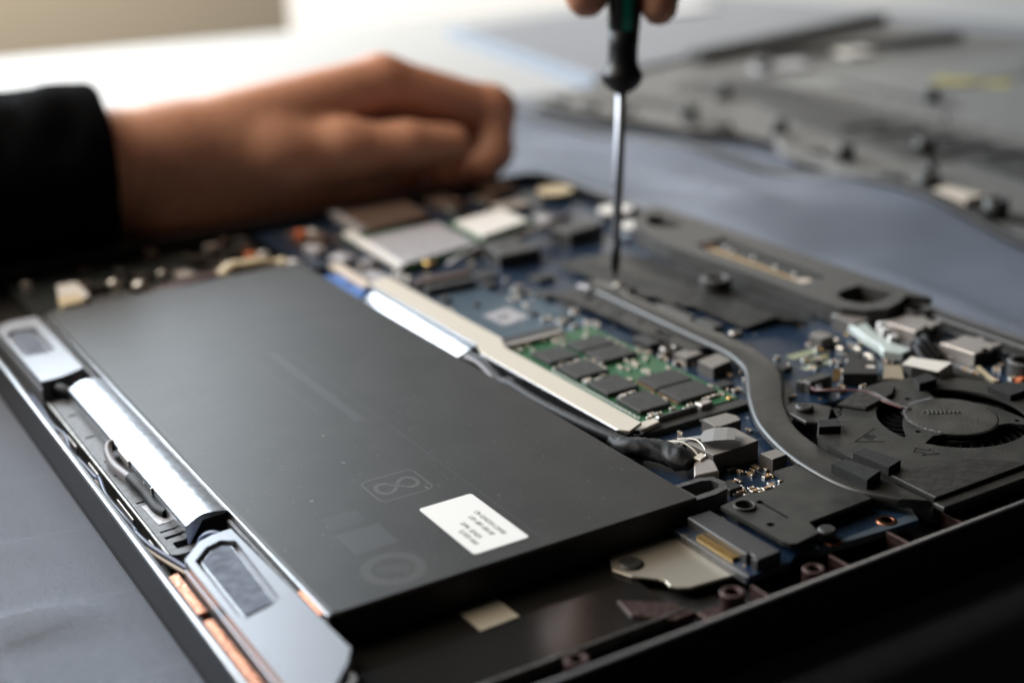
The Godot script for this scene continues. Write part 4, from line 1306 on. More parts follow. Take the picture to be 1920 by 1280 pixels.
	solid("foam_block", pg([212.8, 120.6, 212.2, 124.6, 221.4, 126.2, 222.6, 121.4]), -0.9, 1.0, m.foam, f, 0.1)
	solid("foam_block", pg([214.4, 112.8, 214.4, 116.9, 223.0, 118.7, 224.6, 113.2]), -1.1, 1.2, m.foam, f, 0.1)
	solid("foam_block", pg([189.4, 163.0, 188.8, 168.0, 193.2, 166.8, 193.0, 161.0]), -0.9, 1.0, m.foam, f, 0.1)
	solid("foam_block", pg([203, 173.5, 203.6, 180, 210, 180, 210, 173.5]), -0.9, 0.6, m.foam, f, 0.1)
	# wide soft tape across the fan's near edge
	solid("soft_tape", pg([223.0, 121.8, 224.2, 132.0, 227.0, 142.0, 235.6, 150.0, 235.8, 121.6]), -0.92, -0.72, m.tape, f, 0.1)
	# lead from its plug to the hub, under black tape
	var plug := solid("fan_plug", pg([168.6, 143.6, 168.0, 152.4, 170.0, 152.2, 170.6, 143.8]), -4.5, -1.7, m.post, f, 0.25)
	solid("fan_socket", pg([170.2, 144.0, 169.6, 152.2, 172.6, 151.8, 172.8, 144.2]), -4.4, -1.3, m.bar_plastic, f, 0.4)
	for i in 4:
		b = Mb.new()
		var o := Vector3(0.42, 0.42, 0) * (i - 1.5)
		tube(b, spline([Vector3(172.4, 146.2, -2.2) + o * 1.6, Vector3(175.6, 144.6, -2.4) + o * 1.2, Vector3(178.6, 144.0, -1.4) + o, Vector3(183, 146.6, -0.5) + o, Vector3(188, 149.8, -0.2) + o, Vector3(194, 149.2, -0.3) + o, Vector3(199.5, 150.2, -0.5) + o * 1.2], 6), 0.28, 6)
		put("fan_wire", b.done(), [m.wire_red, m.post, m.wire_grey, m.post][i], f)
	solid("black_tape", pg([188.6, 138.4, 185.2, 148.0, 186.4, 156.0, 188.8, 157.4, 192.0, 153.4, 194.6, 142.0]), -0.86, -0.05, m.tape, f, 0.35)
	# screw tab
	solid("screw_tab", pg([180.0, 129.0, 178.6, 133.6, 181.4, 137.6, 186.0, 139.4, 192.6, 132.0, 189.0, 128.4]), -2.8, -2.0, m.fan_plastic, f, 0.2)
	crossed_screw(183.8, 132.7, 2.2, -0.7, f, m.post)
	# exhaust fins beside the fan
	for i in 26:
		solid("cooling_fin", rect(239.4, 123.0 + i * 2.0, 244.6, 123.3 + i * 2.0), -8.2, -5.0, m.post, l, 0.0)
	solid("exhaust_cover", pg([236.0, 120.8, 236.2, 190, 239.0, 190, 238.8, 120.8]), -2.6, -1.6, m.fan_plastic, l, 0.2)

func crescent(c: Vector2, a0: float, a1: float, r0: float, r1: float, pointed_end: bool, pointed_start: bool) -> PackedVector2Array:
	var p := PackedVector2Array()
	var n := 22
	for i in n + 1:
		p.append(c + Vector2.from_angle(deg_to_rad(lerpf(a0, a1, float(i) / n))) * r1)
	for i in range(n, -1, -1):
		var t := float(i) / n
		var k := 1.0
		if pointed_end:
			k = minf(k, sqrt(maxf(0.02, (1.0 - t) * 1.6)))
		if pointed_start:
			k = minf(k, sqrt(maxf(0.02, t * 1.6)))
		k = minf(1.0, k)
		var e := minf(t, 1.0 - t) * 12.0
		k *= lerpf(0.7, 1.0, minf(e, 1.0)) if not (pointed_end or pointed_start) else 1.0
		p.append(c + Vector2.from_angle(deg_to_rad(lerpf(a0 + 0.6, a1 - 0.6, t))) * lerpf(r1 - 0.2, r0, k))
	return p

func stroke(under: Node3D, pts: Array, wide: float, called: String) -> void:
	var b := Mb.new()
	for i in pts.size() - 1:
		var d: Vector2 = (pts[i + 1] - pts[i])
		prism(b, turned((pts[i].x + pts[i + 1].x) / 2, (pts[i].y + pts[i + 1].y) / 2, d.length() + wide, wide, rad_to_deg(d.angle())), -0.95, -0.8 + 0.003 * i)
	put(called, b.done(), m.post, under)

func back_side(l: Node3D) -> void:
	var bar := carved("hinge_bar", pg([24, 200, 29, 193, 38, 188, 52, 184.4, 62, 183.4, 96, 184.2, 134, 184.0, 141, 184.4, 146.5, 188, 149, 194, 147, 201, 144, 206.4, 150, 210.4, 20, 210.4, 20, 205]), -4.0, 1.4, [[pg([67, 190.4, 66.4, 202.8, 117.6, 200.6, 118.0, 190.6]), 0.2, 3.0], [pg([131.6, 191, 129.6, 196, 129.2, 202.4, 140.6, 204.6, 143.4, 198, 142.4, 191.6, 137, 189.4]), -3.0, 3.0], [pg([29, 199.4, 33, 194.6, 40, 193.0, 46, 196, 46.6, 202.4, 30, 203.4]), -3.0, 3.0]], m.bar_plastic, l)
	solid("gold_strip", pg([69.0, 191.4, 68.8, 194.6, 117.0, 194.2, 117.2, 191.2]), 0.2, 0.55, m.gold, l, 0.05)
	solid("strip_board", pg([67.4, 194.8, 67.0, 202.2, 117.0, 200.2, 117.2, 194.4]), 0.2, 0.4, m.bar_plastic, l, 0.05)
	for p: Array in [[78.0, 197.0], [88.0, 197.4], [99.4, 196.8], [108.6, 196.2], [73.0, 198.6]]:
		var b := Mb.new()
		lathe(b, p[0], p[1], [Vector2(0, 0.3), Vector2(0.9, 0.3), Vector2(0.7, 0.9), Vector2(0, 1.15)], 12)
		put("solder_ball", b.done(), m.solder, l)
	solid("strip_end", pg([111.5, 190.8, 117.8, 190.6, 117.6, 196.0, 114.0, 196.2]), 0.3, 0.9, m.beige_plastic, l, 0.1)
	solid("strip_end", pg([67.2, 191.0, 70.2, 191.0, 69.8, 196.4, 66.8, 196.6]), 0.3, 0.9, m.copper, l, 0.1)
	# rubber ring and post
	ring(96.6, 175.4, 4.7, 2.7, -3.4, 0.9, "round_boss", m.bar_plastic, l)
	# rear rim step running to the near end
	solid("rear_rail", rect(150, 205.4, 245, 208.8), -8.4, -1.4, m.bar_plastic, l, 0.4)
	solid("rear_ledge", rect(150, 203.4, 245, 205.2), -8.4, -3.4, m.chassis, l, 0.3)
	# display sockets
	for p: Array in [[151.6, 190.2], [172.6, 189.8]]:
		var u: float = p[0]
		var v: float = p[1]
		var s := solid("display_socket", pg([u, v, u + 0.4, v + 4.4, u - 0.2, v + 9.6, u + 2.6, v + 10.2, u + 2.8, v + 12.0, u + 5.0, v + 12.2, u + 5.2, v + 10.6, u + 8.0, v + 10.8, u + 8.2, v + 12.4, u + 10.2, v + 12.4, u + 10.6, v + 7.4, u + 9.6, v + 7.0, u + 9.8, v + 4.8, u + 10.8, v + 4.4, u + 11.0, v + 0.8]), -4.4, -0.9, m.shield_can, l, 0.2)
		solid("socket_mouth", rect(u + 11.0, v + 1.0, u + 11.3, v + 9.6), -4.0, -1.4, m.black_void, s, 0.0)
	# pale mint frame
	var fr := solid("mint_frame", pg([137.2, 184.4, 137.4, 189.6, 143, 190.6, 149.0, 186.4, 157.2, 182.4, 164.6, 181.0, 171.2, 181.2, 171.8, 177.0, 167.4, 174.6, 164.0, 176.6, 157.6, 178.0, 149.4, 181.0]), -3.4, -1.2, m.mint_frame, l, 0.3)
	for p: Array in [[154.4, 187.0], [158.2, 184.6], [163.6, 182.0]]:
		solid("frame_tooth", turned(p[0], p[1], 1.8, 2.6, -25), -3.6, 0.3, m.white_label, fr, 0.4)
	for p: Array in [[158.4, 174.6], [163.6, 173.6], [155.2, 171.4], [149.8, 174.8], [166.2, 172.0]]:
		solid("solder_foot", turned(p[0], p[1], 2.0, 1.8, 10), -4.5, -3.0, m.solder, l, 0.3)
	# flat-cable connector
	var c := carved("cable_connector", pg([165.4, 164.4, 171.6, 168.0, 178.6, 161.4, 173.4, 154.6]), -4.5, -1.0, [[pg([171.9, 163.8, 174.0, 165.7, 175.8, 164.0, 173.6, 162.0]), -1.5, 1.0]], m.chip, l)
	solid("latch_insert", pg([172.0, 163.6, 173.8, 165.3, 175.4, 163.9, 173.6, 162.3]), -1.6, -1.25, m.white_tape, l, 0.0)
	for i in 8:
		var t := i / 7.0
		solid("pad", turned(lerpf(164.4, 169.9, t), lerpf(161.6, 155.6, t), 1.9, 0.5, 42), -4.5, -4.2, m.gold, l, 0.03)
	solid("flat_cable", pg([173.0, 169.6, 176.0, 172.4, 183.0, 166.4, 179.6, 162.4]), -3.4, -2.2, m.cream_label, l, 0.1)
	for i in 9:
		var t := i / 8.0
		solid("cable_trace", turned(lerpf(174.6, 181.4, t), lerpf(171.0, 164.8, t), 4.4, 0.35, 42), -2.6, -2.16, m.gold, l, 0.0)
	# pale tape square folded over a black block
	var b := Mb.new()
	b.q(Vector3(181.0, 167.5, 0.9), Vector3(190.3, 170.2, 1.1), Vector3(188.0, 177.5, 1.2), Vector3(178.9, 172.6, 1.0))
	b.q(Vector3(190.3, 170.2, 1.1), Vector3(191.3, 170.6, -2.4), Vector3(189.0, 177.6, -2.4), Vector3(188.0, 177.5, 1.2))
	b.q(Vector3(178.9, 172.6, 0.8), Vector3(188.0, 177.5, 1.0), Vector3(190.3, 170.2, 0.9), Vector3(181.0, 167.5, 0.7))
	put("pale_tape", b.done(), m.white_tape, l)
	solid("dark_block", pg([183.0, 168.6, 189.6, 170.6, 187.6, 176.4, 181.0, 172.6]), -4.4, 0.5, m.tape, l, 0.2)
	# black flexible sheet behind it, gently domed
	b = Mb.new()
	var rings := []
	for i in 13:
		var t := i / 12.0
		var rg := PackedVector3Array()
		for s in 9:
			var a := s / 8.0
			rg.append(Vector3(lerpf(172, 206, t) + a * 3.0, lerpf(179, 178, t) + (a - 0.5) * 17.0 * (1.0 - 0.35 * t), -4.2 + sin(PI * a) * (3.2 - 1.6 * t) * sin(PI * (0.15 + 0.8 * t))))
		rings.append(rg)
	loft(b, rings, false, false, 2)
	put("black_sheet", b.done(), m.film, l)
	for p: Array in [[168, 187.0, 1.6], [170.5, 183.6, 1.3], [166.5, 190.6, 1.2]]:
		b = Mb.new()
		tube(b, spline([Vector3(p[0] - 3, p[1] + 2, -4), Vector3(p[0], p[1], -1.6), Vector3(p[0] + 4, p[1] - 2.4, -2.0), Vector3(p[0] + 9, p[1] - 3.4, -4)], 5), p[2], 10)
		put("black_cable", b.done(), m.black_rubber, l)
	ring(194.5, 197.0, 4.4, 2.8, -6, -0.6, "round_boss", m.bar_plastic, l)
	ring(150.5, 204.6, 3.6, 2.6, -6, -0.4, "hinge_ring", m.bar_plastic, l)
	# small orange and tan parts by the fan's far side
	solid("orange_part", rect(197.2, 190.4, 199.0, 192.4), -4.5, -3.0, m.orange_part, l, 0.2)
	for i in 5:
		solid("tan_part", turned(186.0 + i * 1.9, 190.0 - i * 0.9, 1.5, 0.9, 20), -4.5, -3.6, m.kapton, l, 0.1)

func far_end(l: Node3D) -> void:
	# two radio cards and their shields
	var c := solid("radio_card", pg([-29.5, 108.6, -21.6, 143.6, 13.0, 141.6, 19.6, 107.6]), -3.4, -2.6, m.pcb_green, l, 0.1)
	solid("card_label", pg([-18.2, 112.0, -20.8, 142.2, 11.3, 140.6, 17.8, 109.6]), -2.6, -1.5, m.silver_label, c, 0.15)
	solid("card_edge", pg([-29.6, 109.0, -29.4, 112.4, 19.2, 109.2, 19.6, 106.6]), -3.0, -1.3, m.white_label, c, 0.2)
	for p: Array in [[19.2, 118.0], [17.4, 136.0]]:
		solid("gold_pad", turned(p[0], p[1], 2.4, 3.4, 8), -3.4, -1.9, m.gold, c, 0.2)
	solid("brown_module", pg([-54.7, 120.2, -53.9, 146.4, -30.0, 144.2, -25.0, 118.1]), -3.0, -1.0, m.brown_card, l, 0.2)
	solid("module_edge", pg([-58, 116.4, -57.4, 119.8, -26.6, 117.2, -25.4, 113.6]), -3.0, -0.9, m.silver_label, l, 0.2)
	var w2 := solid("second_card", pg([-20.4, 145.4, -24.4, 172.0, -0.4, 171.0, 7.6, 143.6]), -3.2, -2.4, m.pcb_green, l, 0.1)
	solid("white_shield", pg([-17.2, 147.4, -22.0, 169.6, -1.6, 168.8, 5.6, 146.0]), -2.4, -1.4, m.white_label, w2, 0.2)
	solid("white_tab", pg([-8.0, 174.8, -5.4, 178.8, 2.2, 177.4, 1.6, 173.2]), -3.2, -1.6, m.silver_label, w2, 0.2)
	var b := Mb.new()
	tube(b, spline([Vector3(18.0, 136.0, -1.6), Vector3(21.5, 135.6, 0.4), Vector3(24.6, 132.0, 0.6), Vector3(25.2, 126.6, -0.6), Vector3(23.5, 122.4, -3.0)], 6), 0.8, 8)
	put("aerial_wire", b.done(), m.silver_label, l)
	# dark sockets
	var s1 := solid("black_socket", pg([17.4, 139.4, 15.6, 150.4, 34.6, 151.6, 34.0, 136.0]), -4.5, 0.0, m.bar_plastic, l, 0.3)
	solid("socket_opening", circle(22.6, 144.6, 2.0, 16), -1.0, 0.04, m.black_void, s1, 0.0)
	var s2 := solid("black_socket", pg([16.6, 166.6, 11.0, 172.8, 13.4, 181.0, 23.6, 184.0, 26.4, 168.4]), -4.5, 0.2, m.bar_plastic, l, 0.3)
	b = Mb.new()
	tube(b, spline([Vector3(8.5, 167, -1.0), Vector3(11, 172, 0.6), Vector3(8.5, 180, 0.6), Vector3(1.5, 184, -1.5)], 5), 1.2, 8)
	put("grey_wire", b.done(), m.wire_grey, s2)
	b = Mb.new()
	tube(b, spline([Vector3(20, 150, 0.0), Vector3(19, 158, 0.8), Vector3(15.4, 166, 0.6)], 5), 0.9, 8)
	put("grey_wire", b.done(), m.shield_can, s2)
	# stacked bars and a dark clip next to the bracket
	solid("slot_bar", pg([34.6, 104.6, 36.4, 122.8, 39.2, 122.4, 38.2, 104.2]), -4.4, -1.6, m.brown_card, l, 0.2)
	solid("slot_bar", pg([40.6, 104.4, 42.0, 121.0, 45.4, 120.6, 44.6, 104.0]), -4.4, -2.2, m.post, l, 0.2)
	for p: Array in [[31.6, 101.6, 1.1], [35.6, 102.2, 1.0], [28.0, 101.2, 0.9]]:
		b = Mb.new()
		lathe(b, p[0], p[1], [Vector2(0, -4.4), Vector2(p[2], -4.4), Vector2(p[2], 0.0), Vector2(0, 0.3)], 12)
		put("white_peg", b.done(), m.white_label, l)
	solid("pale_pad", turned(18.0, 98.8, 10.0, 4.4, 4), -4.4, -3.0, m.silver_label, l, 0.2)
	# round speaker-like pads on bosses near the hinge side
	for p: Array in [[-31.6, 199.4, 7.0, 0.0], [6.2, 201.4, 6.4, 1.0], [27.2, 194.8, 4.8, 2.0]]:
		var bs := ring(p[0], p[1], p[2] * 0.8, p[2] * 0.5, -8.4, -1.9, "pad_post", m.post, l)
		solid("round_pad", circle(p[0], p[1], p[2], 28), -1.9, -1.0, m.kapton if p[3] < 0.5 else m.white_label, bs, 0.3)
	solid("blue_spacer", circle(29.0, 190.4, 3.4, 16), -6.0, -3.4, m.panel_edge, l, 0.3)
	for p: Array in [[-48, 160, 14, 9], [-40, 174, 12, 8], [-52, 186, 9, 12], [-36, 158, 9, 7]]:
		solid("shield_can", turned(p[0], p[1], p[2], p[3], 8), -5.0, -1.6, m.brown_card if p[0] < -45 else m.steel_dull, l, 0.3)
	solid("beige_part", turned(-28, 178, 10, 12, 4), -5.0, -2.2, m.shield_can, l, 0.3)
	# daughter board left of the battery with connectors, wires and coloured bits
	var d := solid("side_board", pg([-56, -2, -8, -2, -5, 56, -56, 58]), -7.0, -5.6, m.pcb_edge, l, 0.1)
	solid("cream_connector", pg([-29.0, 8.6, -28.4, 15.2, -11.6, 14.8, -7.0, 7.0, -16, 6.0]), -5.6, -0.6, m.white_label, d, 0.4)
	solid("tan_connector", pg([-15.5, 5.6, -14.0, 12.2, -6.2, 11.8, -5.4, 4.6]), -5.6, -0.3, m.kapton, d, 0.4)
	solid("connector_bar", pg([-27, 16.6, -27, 28.0, -22.6, 28.0, -22.6, 16.4]), -5.6, -1.8, m.steel_dull, d, 0.2)
	solid("connector_bar", pg([-13, 14, -13, 27, -6.4, 26.6, -6.4, 13.6]), -5.6, -2.0, m.grey_plate, d, 0.2)
	for p: Array in [[-24.0, 25.6, 2.4], [-16.9, 32.0, 2.7], [-23.6, 41.4, 1.6]]:
		b = Mb.new()
		lathe(b, p[0], p[1], [Vector2(0, -5.6), Vector2(p[2], -5.6), Vector2(p[2], -2.0), Vector2(p[2] * 0.7, -1.0), Vector2(0, -0.6)], 16)
		put("bright_stud", b.done(), m.solder, d)
	b = Mb.new()
	tube(b, spline([Vector3(-8.5, 56, -2.4), Vector3(-10.6, 60.5, -0.4), Vector3(-10.4, 65, -0.6), Vector3(-10.2, 71, -0.8), Vector3(-10, 76, -2.8)], 5), 2.6, 12, 0.8)
	put("cream_bundle", b.done(), m.kapton, l)
	rng.seed = 83
	for i in 34:
		var u := rng.randf_range(-56, -9)
		var v := rng.randf_range(2, 84)
		solid("small_part", turned(u, v, rng.randf_range(2, 7), rng.randf_range(1.6, 5), 10), -7.0, rng.randf_range(-4.8, -2.0), [m.steel_dull, m.post, m.bar_plastic, m.shield_can, m.brown_card, m.chip][i % 6], d, 0.3)
	var k := 0
	for o: Array in [[0.0, m.wire_red], [1.6, m.wire_grey], [3.0, m.wire_red], [4.4, m.post]]:
		b = Mb.new()
		tube(b, spline([Vector3(-5.0 - o[0], 30, -3.0), Vector3(-5.2 - o[0] * 1.2, 40, -1.6), Vector3(-7.0 - o[0], 50, -1.2), Vector3(-10.0 - o[0] * 1.4, 58, -1.6), Vector3(-18.0 - o[0] * 2.0, 66, -2.6)], 5), 0.7, 8)
		put("thin_wire", b.done(), o[1], l)
		k += 1
	for p: Array in [[-26.5, 73.4, 4.2, 3.0, m.orange_part], [-25.2, 77.0, 3.0, 3.2, m.white_label], [-18.0, 73.0, 6.0, 5.0, m.purple_part], [-13.6, 79.4, 4.4, 2.6, m.kapton], [-9.6, 81.6, 3.8, 2.6, m.white_label], [-42.0, 98.4, 4.4, 3.4, m.orange_part], [-40.0, 101.6, 4.0, 3.0, m.white_label], [-32, 101.0, 8, 5, m.brown_card], [-20, 94.0, 8, 4, m.silver_label], [-4.0, 97.0, 8, 5, m.silver_label], [6.0, 102.6, 6, 4, m.wire_grey]]:
		solid("small_part", turned(p[0], p[1], p[2], p[3], 12), -5.6, -1.6, p[4], l, 0.4)

# ------------------------------------------------------------------ screwdriver
func screwdriver() -> void:
	var s := thing("screwdriver", "precision screwdriver with green and black handle standing on a laptop screw", "screwdriver", Vector3(75.8, 152.6, 0.0))
	var axis := Vector3(-0.8, 4.1, 58.4).normalized()
	s.basis = Basis(Quaternion(Vector3.UP, d3(axis)))
	var piece := func(called: String, prof: Array, mt: Material, n: int) -> MeshInstance3D:
		var b := Mb.new()
		b.o = Vector3(0, 0, 1e-6)
		lathe(b, 0, 0, prof, n, 1)
		var o := MeshInstance3D.new()
		o.name = called
		o.mesh = b.done()
		o.material_override = mt
		s.add_child(o, true)
		return o
	piece.call("shaft", [Vector2(0, 11.0), Vector2(1.45, 11.0), Vector2(1.5, 11.6), Vector2(1.5, 56.6), Vector2(0, 57)], m.shaft_steel, 24)
	piece.call("tip", [Vector2(0, 0.0), Vector2(0.5, 0.1), Vector2(1.25, 2.6), Vector2(1.45, 4.0), Vector2(1.48, 11.2), Vector2(0, 11.3)], m.tip_black, 20)
	piece.call("collar", [Vector2(0, 56.2), Vector2(1.8, 56.2), Vector2(4.2, 57.6), Vector2(5.8, 59.6), Vector2(6.2, 61.2), Vector2(5.9, 62.4), Vector2(4.9, 64.0), Vector2(4.4, 66.0), Vector2(4.35, 70.0), Vector2(4.6, 74.6), Vector2(0, 74.8)], m.handle_black, 32)
	piece.call("handle", [Vector2(0, 74.4), Vector2(4.55, 74.6), Vector2(4.8, 80.0), Vector2(5.1, 90.0), Vector2(5.2, 120.0), Vector2(4.7, 130.0), Vector2(0, 131.0)], m.handle_green, 32)
	piece.call("end_cap", [Vector2(0, 131.0), Vector2(3.0, 131.2), Vector2(4.4, 132.4), Vector2(4.6, 136.0), Vector2(3.6, 139.0), Vector2(0, 139.6)], m.handle_black, 28)
	for k in 4:
		var b := Mb.new()
		b.o = Vector3(0, 0, 1e-6)
		var rings := []
		for p: Vector2 in [Vector2(4.65, 74.5), Vector2(5.0, 80.0), Vector2(5.35, 90.0), Vector2(5.45, 120.0), Vector2(4.95, 130.2)]:
			var rg := PackedVector3Array()
			for i in 7:
				var a := TAU * (k / 4.0) + deg_to_rad(-95.0 + i * 8.6)
				rg.append(Vector3(cos(a) * p.x, sin(a) * p.x, p.y))
			for i in range(6, -1, -1):
				var a := TAU * (k / 4.0) + deg_to_rad(-95.0 + i * 8.6)
				rg.append(Vector3(cos(a) * (p.x - 1.0), sin(a) * (p.x - 1.0), p.y))
			rings.append(rg)
		loft(b, rings, true, true, 1)
		var o := MeshInstance3D.new()
		o.name = numbered("grip_strip", s)
		o.mesh = b.done()
		o.material_override = m.handle_black
		s.add_child(o, true)

# ------------------------------------------------------------------ person
func person() -> void:
	var p := thing("person", "person in black long sleeves, one fist beside the laptop, other hand on the screwdriver", "person", Vector3(-92, 60, CLOTH))
	var L := [
		# forearm, wrist
		[Vector3(-90, -140, 26), Vector3(-90, 20, 23), 30.0, 22.0, 6.0],
		[Vector3(-90, 20, 23), Vector3(-88, 66, 22.5), 22.0, 18.0, 8.0],
		[Vector3(-102, 40, 20), Vector3(-104, 84, 18), 17.0, 16.0, 10.0],
		# metacarpals
		[Vector3(-88, 66, 23), Vector3(-91, 157, 37.5), 17.5, 11.0, 7.0],
		[Vector3(-100, 80, 20), Vector3(-108, 150, 31), 15.0, 11.5, 9.0],
		[Vector3(-106, 84, 14), Vector3(-120, 144, 22), 14.0, 11.0, 9.0],
		[Vector3(-106, 84, 8), Vector3(-128, 134, 10), 14.0, 11.0, 9.0],
		# heel of the hand and palm
		[Vector3(-92, 84, 6), Vector3(-98, 138, 4), 15.0, 13.0, 9.0],
		[Vector3(-88, 92, 8), Vector3(-92, 138, 4), 13.0, 9.0, 6.0],
		[Vector3(-98, 40, 6), Vector3(-96, 140, 0), 17.0, 14.0, 10.0],
		[Vector3(-84, 60, 2), Vector3(-84, 150, -1), 12.0, 11.0, 10.0],
		# thumb
		[Vector3(-86, 74, 20), Vector3(-78, 104, 17.5), 15.0, 14.0, 8.0],
		[Vector3(-78, 104, 17.5), Vector3(-73, 131, 17.2), 13.5, 10.6, 6.0],
		[Vector3(-73, 131, 17.2), Vector3(-68, 155, 16.6), 10.4, 9.4, 3.0],
		[Vector3(-68, 155, 16.6), Vector3(-66, 174, 14.4), 9.4, 7.8, 2.5],
		# index finger
		[Vector3(-91, 157, 37.5), Vector3(-84, 203, 22.0), 11.0, 9.0, 4.0],
		[Vector3(-84, 203, 22.0), Vector3(-77, 199.0, 6.0), 9.0, 8.0, 2.5],
		[Vector3(-77, 199.0, 6.0), Vector3(-73, 189.0, -1.0), 8.0, 7.2, 2.5],
		[Vector3(-84.5, 202, 22.6), Vector3(-84, 203.5, 21.0), 9.8, 9.6, 3.0],
		[Vector3(-72.6, 130, 18.2), Vector3(-72.6, 133, 18.0), 11.6, 11.2, 4.0],
		# middle
		[Vector3(-108, 150, 31), Vector3(-101, 202.0, 15.0), 11.0, 9.2, 3.0],
		[Vector3(-101, 202.0, 15.0), Vector3(-93, 196.0, -1.0), 9.2, 8.2, 2.0],
		[Vector3(-93, 196.0, -1.0), Vector3(-87, 178.0, -4.0), 8.2, 7.4, 2.0],
		# ring
		[Vector3(-120, 144, 22), Vector3(-115, 190.0, 7.0), 10.4, 8.8, 3.0],
		[Vector3(-115, 190.0, 7.0), Vector3(-107, 183.0, -4.5), 8.8, 7.8, 2.0],
		[Vector3(-107, 183.0, -4.5), Vector3(-101, 170.0, -5.5), 7.8, 7.0, 2.0],
		# little
		[Vector3(-128, 134, 10), Vector3(-127, 172.0, 0.0), 9.6, 7.8, 3.0],
		[Vector3(-127, 172.0, 0.0), Vector3(-119, 168.0, -6.0), 7.8, 7.0, 2.0],
	]
	var lh := put("left_hand", flesh(L, 2.4), m.skin, p)
	nail(lh, Vector3(-63.5, 173.5, 21.2), Vector3(0.1, 1, -0.16), Vector3(0.42, 0.1, 0.9), 5.2, 6.4)
	var sl := Mb.new()
	sleeve(sl, [Vector3(-92, -260, 30), Vector3(-91, -140, 26), Vector3(-90, -60, 24), Vector3(-89, 0, 22), Vector3(-88.5, 30, 21.5), Vector3(-88, 42.5, 21)], [46.0, 40.0, 35.0, 32.0, 31.0, 29.5], 5)
	var cuff := put("sleeve", sl.done(), m.black_fabric, p)
	sl = Mb.new()
	lathe(sl, 0, 0, [Vector2(0, 0), Vector2(3.4, 0), Vector2(3.0, 1.2), Vector2(0, 1.6)], 18)
	# right hand closing on the screwdriver handle from above
	var c := Vector3(74.6, 158.4, 84.0)
	var rt := Vector3(0.5137, 0.8571, -0.0391)
	var bk := Vector3(-0.865, 0.502, 0.0)
	var up := Vector3(0, 0, 1)
	var q := func(r: float, k: float, z: float) -> Vector3: return c + rt * r + bk * k + up * z
	var Rb := [
		# index finger, to the right of the handle
		[q.call(9.8, -1.0, -3.0), q.call(13.0, 3.0, 18.0), 5.6, 7.2, 2.5],
		[q.call(13.0, 3.0, 18.0), q.call(17.0, 16.0, 40.0), 7.4, 8.6, 2.5],
		[q.call(17.0, 16.0, 40.0), q.call(12.0, 42.0, 66.0), 8.8, 10.6, 3.0],
		# thumb, to the left
		[q.call(-11.0, 1.0, 0.0), q.call(-13.0, 6.0, 22.0), 6.6, 8.8, 2.5],
		[q.call(-13.0, 6.0, 22.0), q.call(-16.0, 22.0, 48.0), 8.8, 10.4, 3.0],
		[q.call(-16.0, 22.0, 48.0), q.call(-14.0, 56.0, 64.0), 11.0, 14.0, 6.0],
		# middle
		[q.call(7.0, 10.0, 10.0), q.call(14.0, 20.0, 30.0), 6.8, 8.0, 2.0],
		[q.call(14.0, 20.0, 30.0), q.call(28.0, 36.0, 44.0), 8.2, 9.2, 2.5],
		[q.call(28.0, 36.0, 44.0), q.call(22.0, 64.0, 64.0), 9.2, 11.0, 3.0],
		# ring
		[q.call(10.0, 26.0, 18.0), q.call(24.0, 34.0, 28.0), 6.8, 8.0, 2.0],
		[q.call(24.0, 34.0, 28.0), q.call(38.0, 54.0, 36.0), 8.0, 9.0, 2.5],
		[q.call(38.0, 54.0, 36.0), q.call(30.0, 82.0, 56.0), 9.0, 10.6, 3.0],
		# little
		[q.call(16.0, 44.0, 22.0), q.call(30.0, 54.0, 24.0), 6.0, 7.0, 2.0],
		[q.call(30.0, 54.0, 24.0), q.call(42.0, 72.0, 30.0), 7.0, 8.0, 2.5],
		[q.call(42.0, 72.0, 30.0), q.call(34.0, 98.0, 48.0), 8.0, 9.6, 3.0],
		# back of the hand, wrist, forearm
		[q.call(12.0, 42.0, 66.0), q.call(0.0, 112.0, 96.0), 11.5, 16.0, 8.0],
		[q.call(22.0, 64.0, 64.0), q.call(4.0, 116.0, 92.0), 11.5, 16.0, 8.0],
		[q.call(30.0, 82.0, 56.0), q.call(8.0, 120.0, 88.0), 11.0, 16.0, 8.0],
		[q.call(34.0, 98.0, 48.0), q.call(10.0, 124.0, 86.0), 10.5, 15.0, 8.0],
		[q.call(-14.0, 56.0, 64.0), q.call(0.0, 112.0, 92.0), 14.0, 16.0, 8.0],
		[q.call(4.0, 116.0, 92.0), q.call(-8.0, 180.0, 140.0), 19.0, 24.0, 8.0],
		[q.call(-8.0, 180.0, 140.0), q.call(-20.0, 260.0, 200.0), 24.0, 30.0, 8.0],
	]
	var rh := put("right_hand", flesh(Rb, 2.6), m.skin, p)
	nail(rh, q.call(13.6, -5.2, 5.0), up + bk * 0.1, -bk + rt * 0.4, 5.0, 6.0)
	sl = Mb.new()
	sleeve(sl, [q.call(-6.0, 166.0, 128.0), q.call(-12.0, 210.0, 162.0), q.call(-22.0, 280.0, 214.0), q.call(-40.0, 400.0, 290.0)], [31.0, 33.0, 38.0, 46.0], 9)
	put("sleeve", sl.done(), m.black_fabric, p)

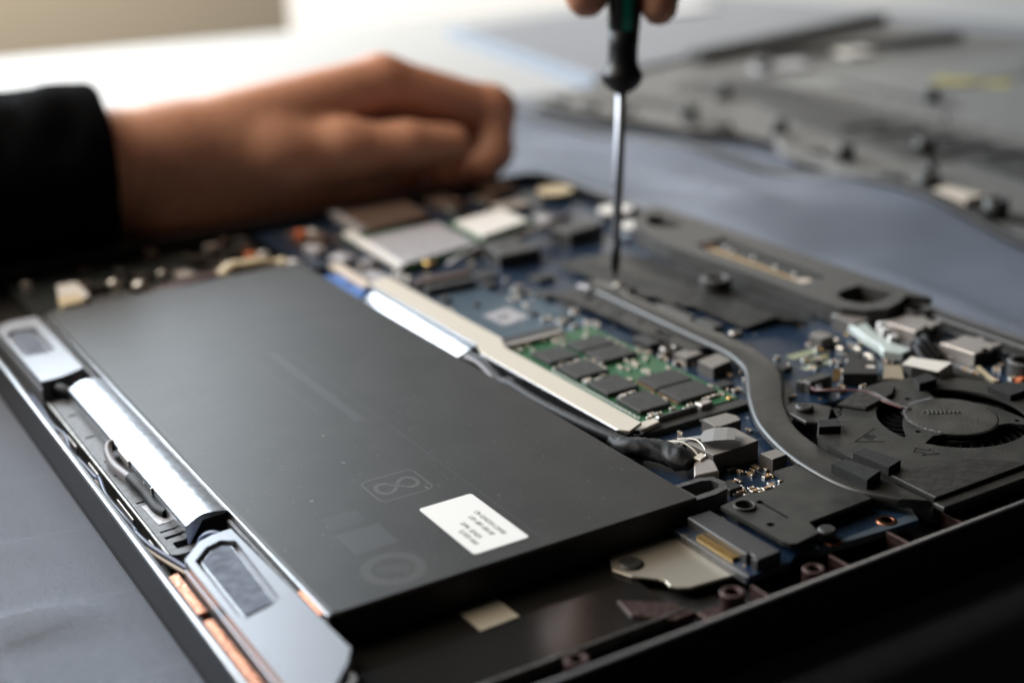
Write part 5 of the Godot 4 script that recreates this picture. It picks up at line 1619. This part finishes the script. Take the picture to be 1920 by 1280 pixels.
func nail(under: Node3D, at: Vector3, along: Vector3, normal: Vector3, wide: float, long: float) -> void:
	var b := Mb.new()
	along = along.normalized()
	var side := normal.cross(along).normalized()
	normal = along.cross(side).normalized() * (1.0 if along.cross(side).dot(normal) > 0.0 else -1.0)
	var rings := []
	for i in 5:
		var t := i / 4.0 - 0.5
		var rg := PackedVector3Array()
		var ww := wide * (1.0 if i < 4 else 0.7) * (1.0 if i > 0 else 0.8)
		for s in 7:
			var x := s / 6.0 - 0.5
			rg.append(at + along * t * long + side * x * ww + normal * (0.1 - x * x * 3.2))
		rings.append(rg)
	loft(b, rings, false, false, 1)
	put("nail", b.done(), m.nail, under)

func sleeve(b: Mb, pts: Array, radii: Array, sd: int) -> void:
	var n := FastNoiseLite.new()
	n.seed = sd
	n.frequency = 0.028
	var path := spline(pts, 10)
	var rings := []
	for i in path.size():
		var f := float(i) / (path.size() - 1) * (radii.size() - 1)
		var r := lerpf(radii[int(f)], radii[mini(int(f) + 1, radii.size() - 1)], f - int(f))
		var dir: Vector3 = (path[mini(i + 1, path.size() - 1)] - path[maxi(i - 1, 0)]).normalized()
		var side := dir.cross(Vector3(0, 0, 1)).normalized()
		var u2 := side.cross(dir)
		var rg := PackedVector3Array()
		for a in 36:
			var ang := TAU * a / 36
			var q := side * cos(ang) + u2 * sin(ang)
			var rr := r * (1.0 + 0.14 * n.get_noise_3d(path[i].x + q.x * 30.0, path[i].y * 1.6, q.z * 30.0))
			var at: Vector3 = path[i] + q * rr
			at.z = maxf(at.z, CLOTH + 0.4)
			rg.append(at)
		rings.append(rg)
	# turn the hem inwards so that the cuff has a thickness
	var ends: Array = [rings[rings.size() - 1].duplicate()]
	var mid := Vector3.ZERO
	for q: Vector3 in ends[0]:
		mid += q / ends[0].size()
	var inner := PackedVector3Array()
	for q: Vector3 in ends[0]:
		inner.append(mid + (q - mid) * 0.9)
	rings.append(inner)
	var back := PackedVector3Array()
	for q: Vector3 in inner:
		back.append(q + (path[path.size() - 4] - path[path.size() - 1]))
	rings.append(back)
	loft(b, rings, true, false, 1)
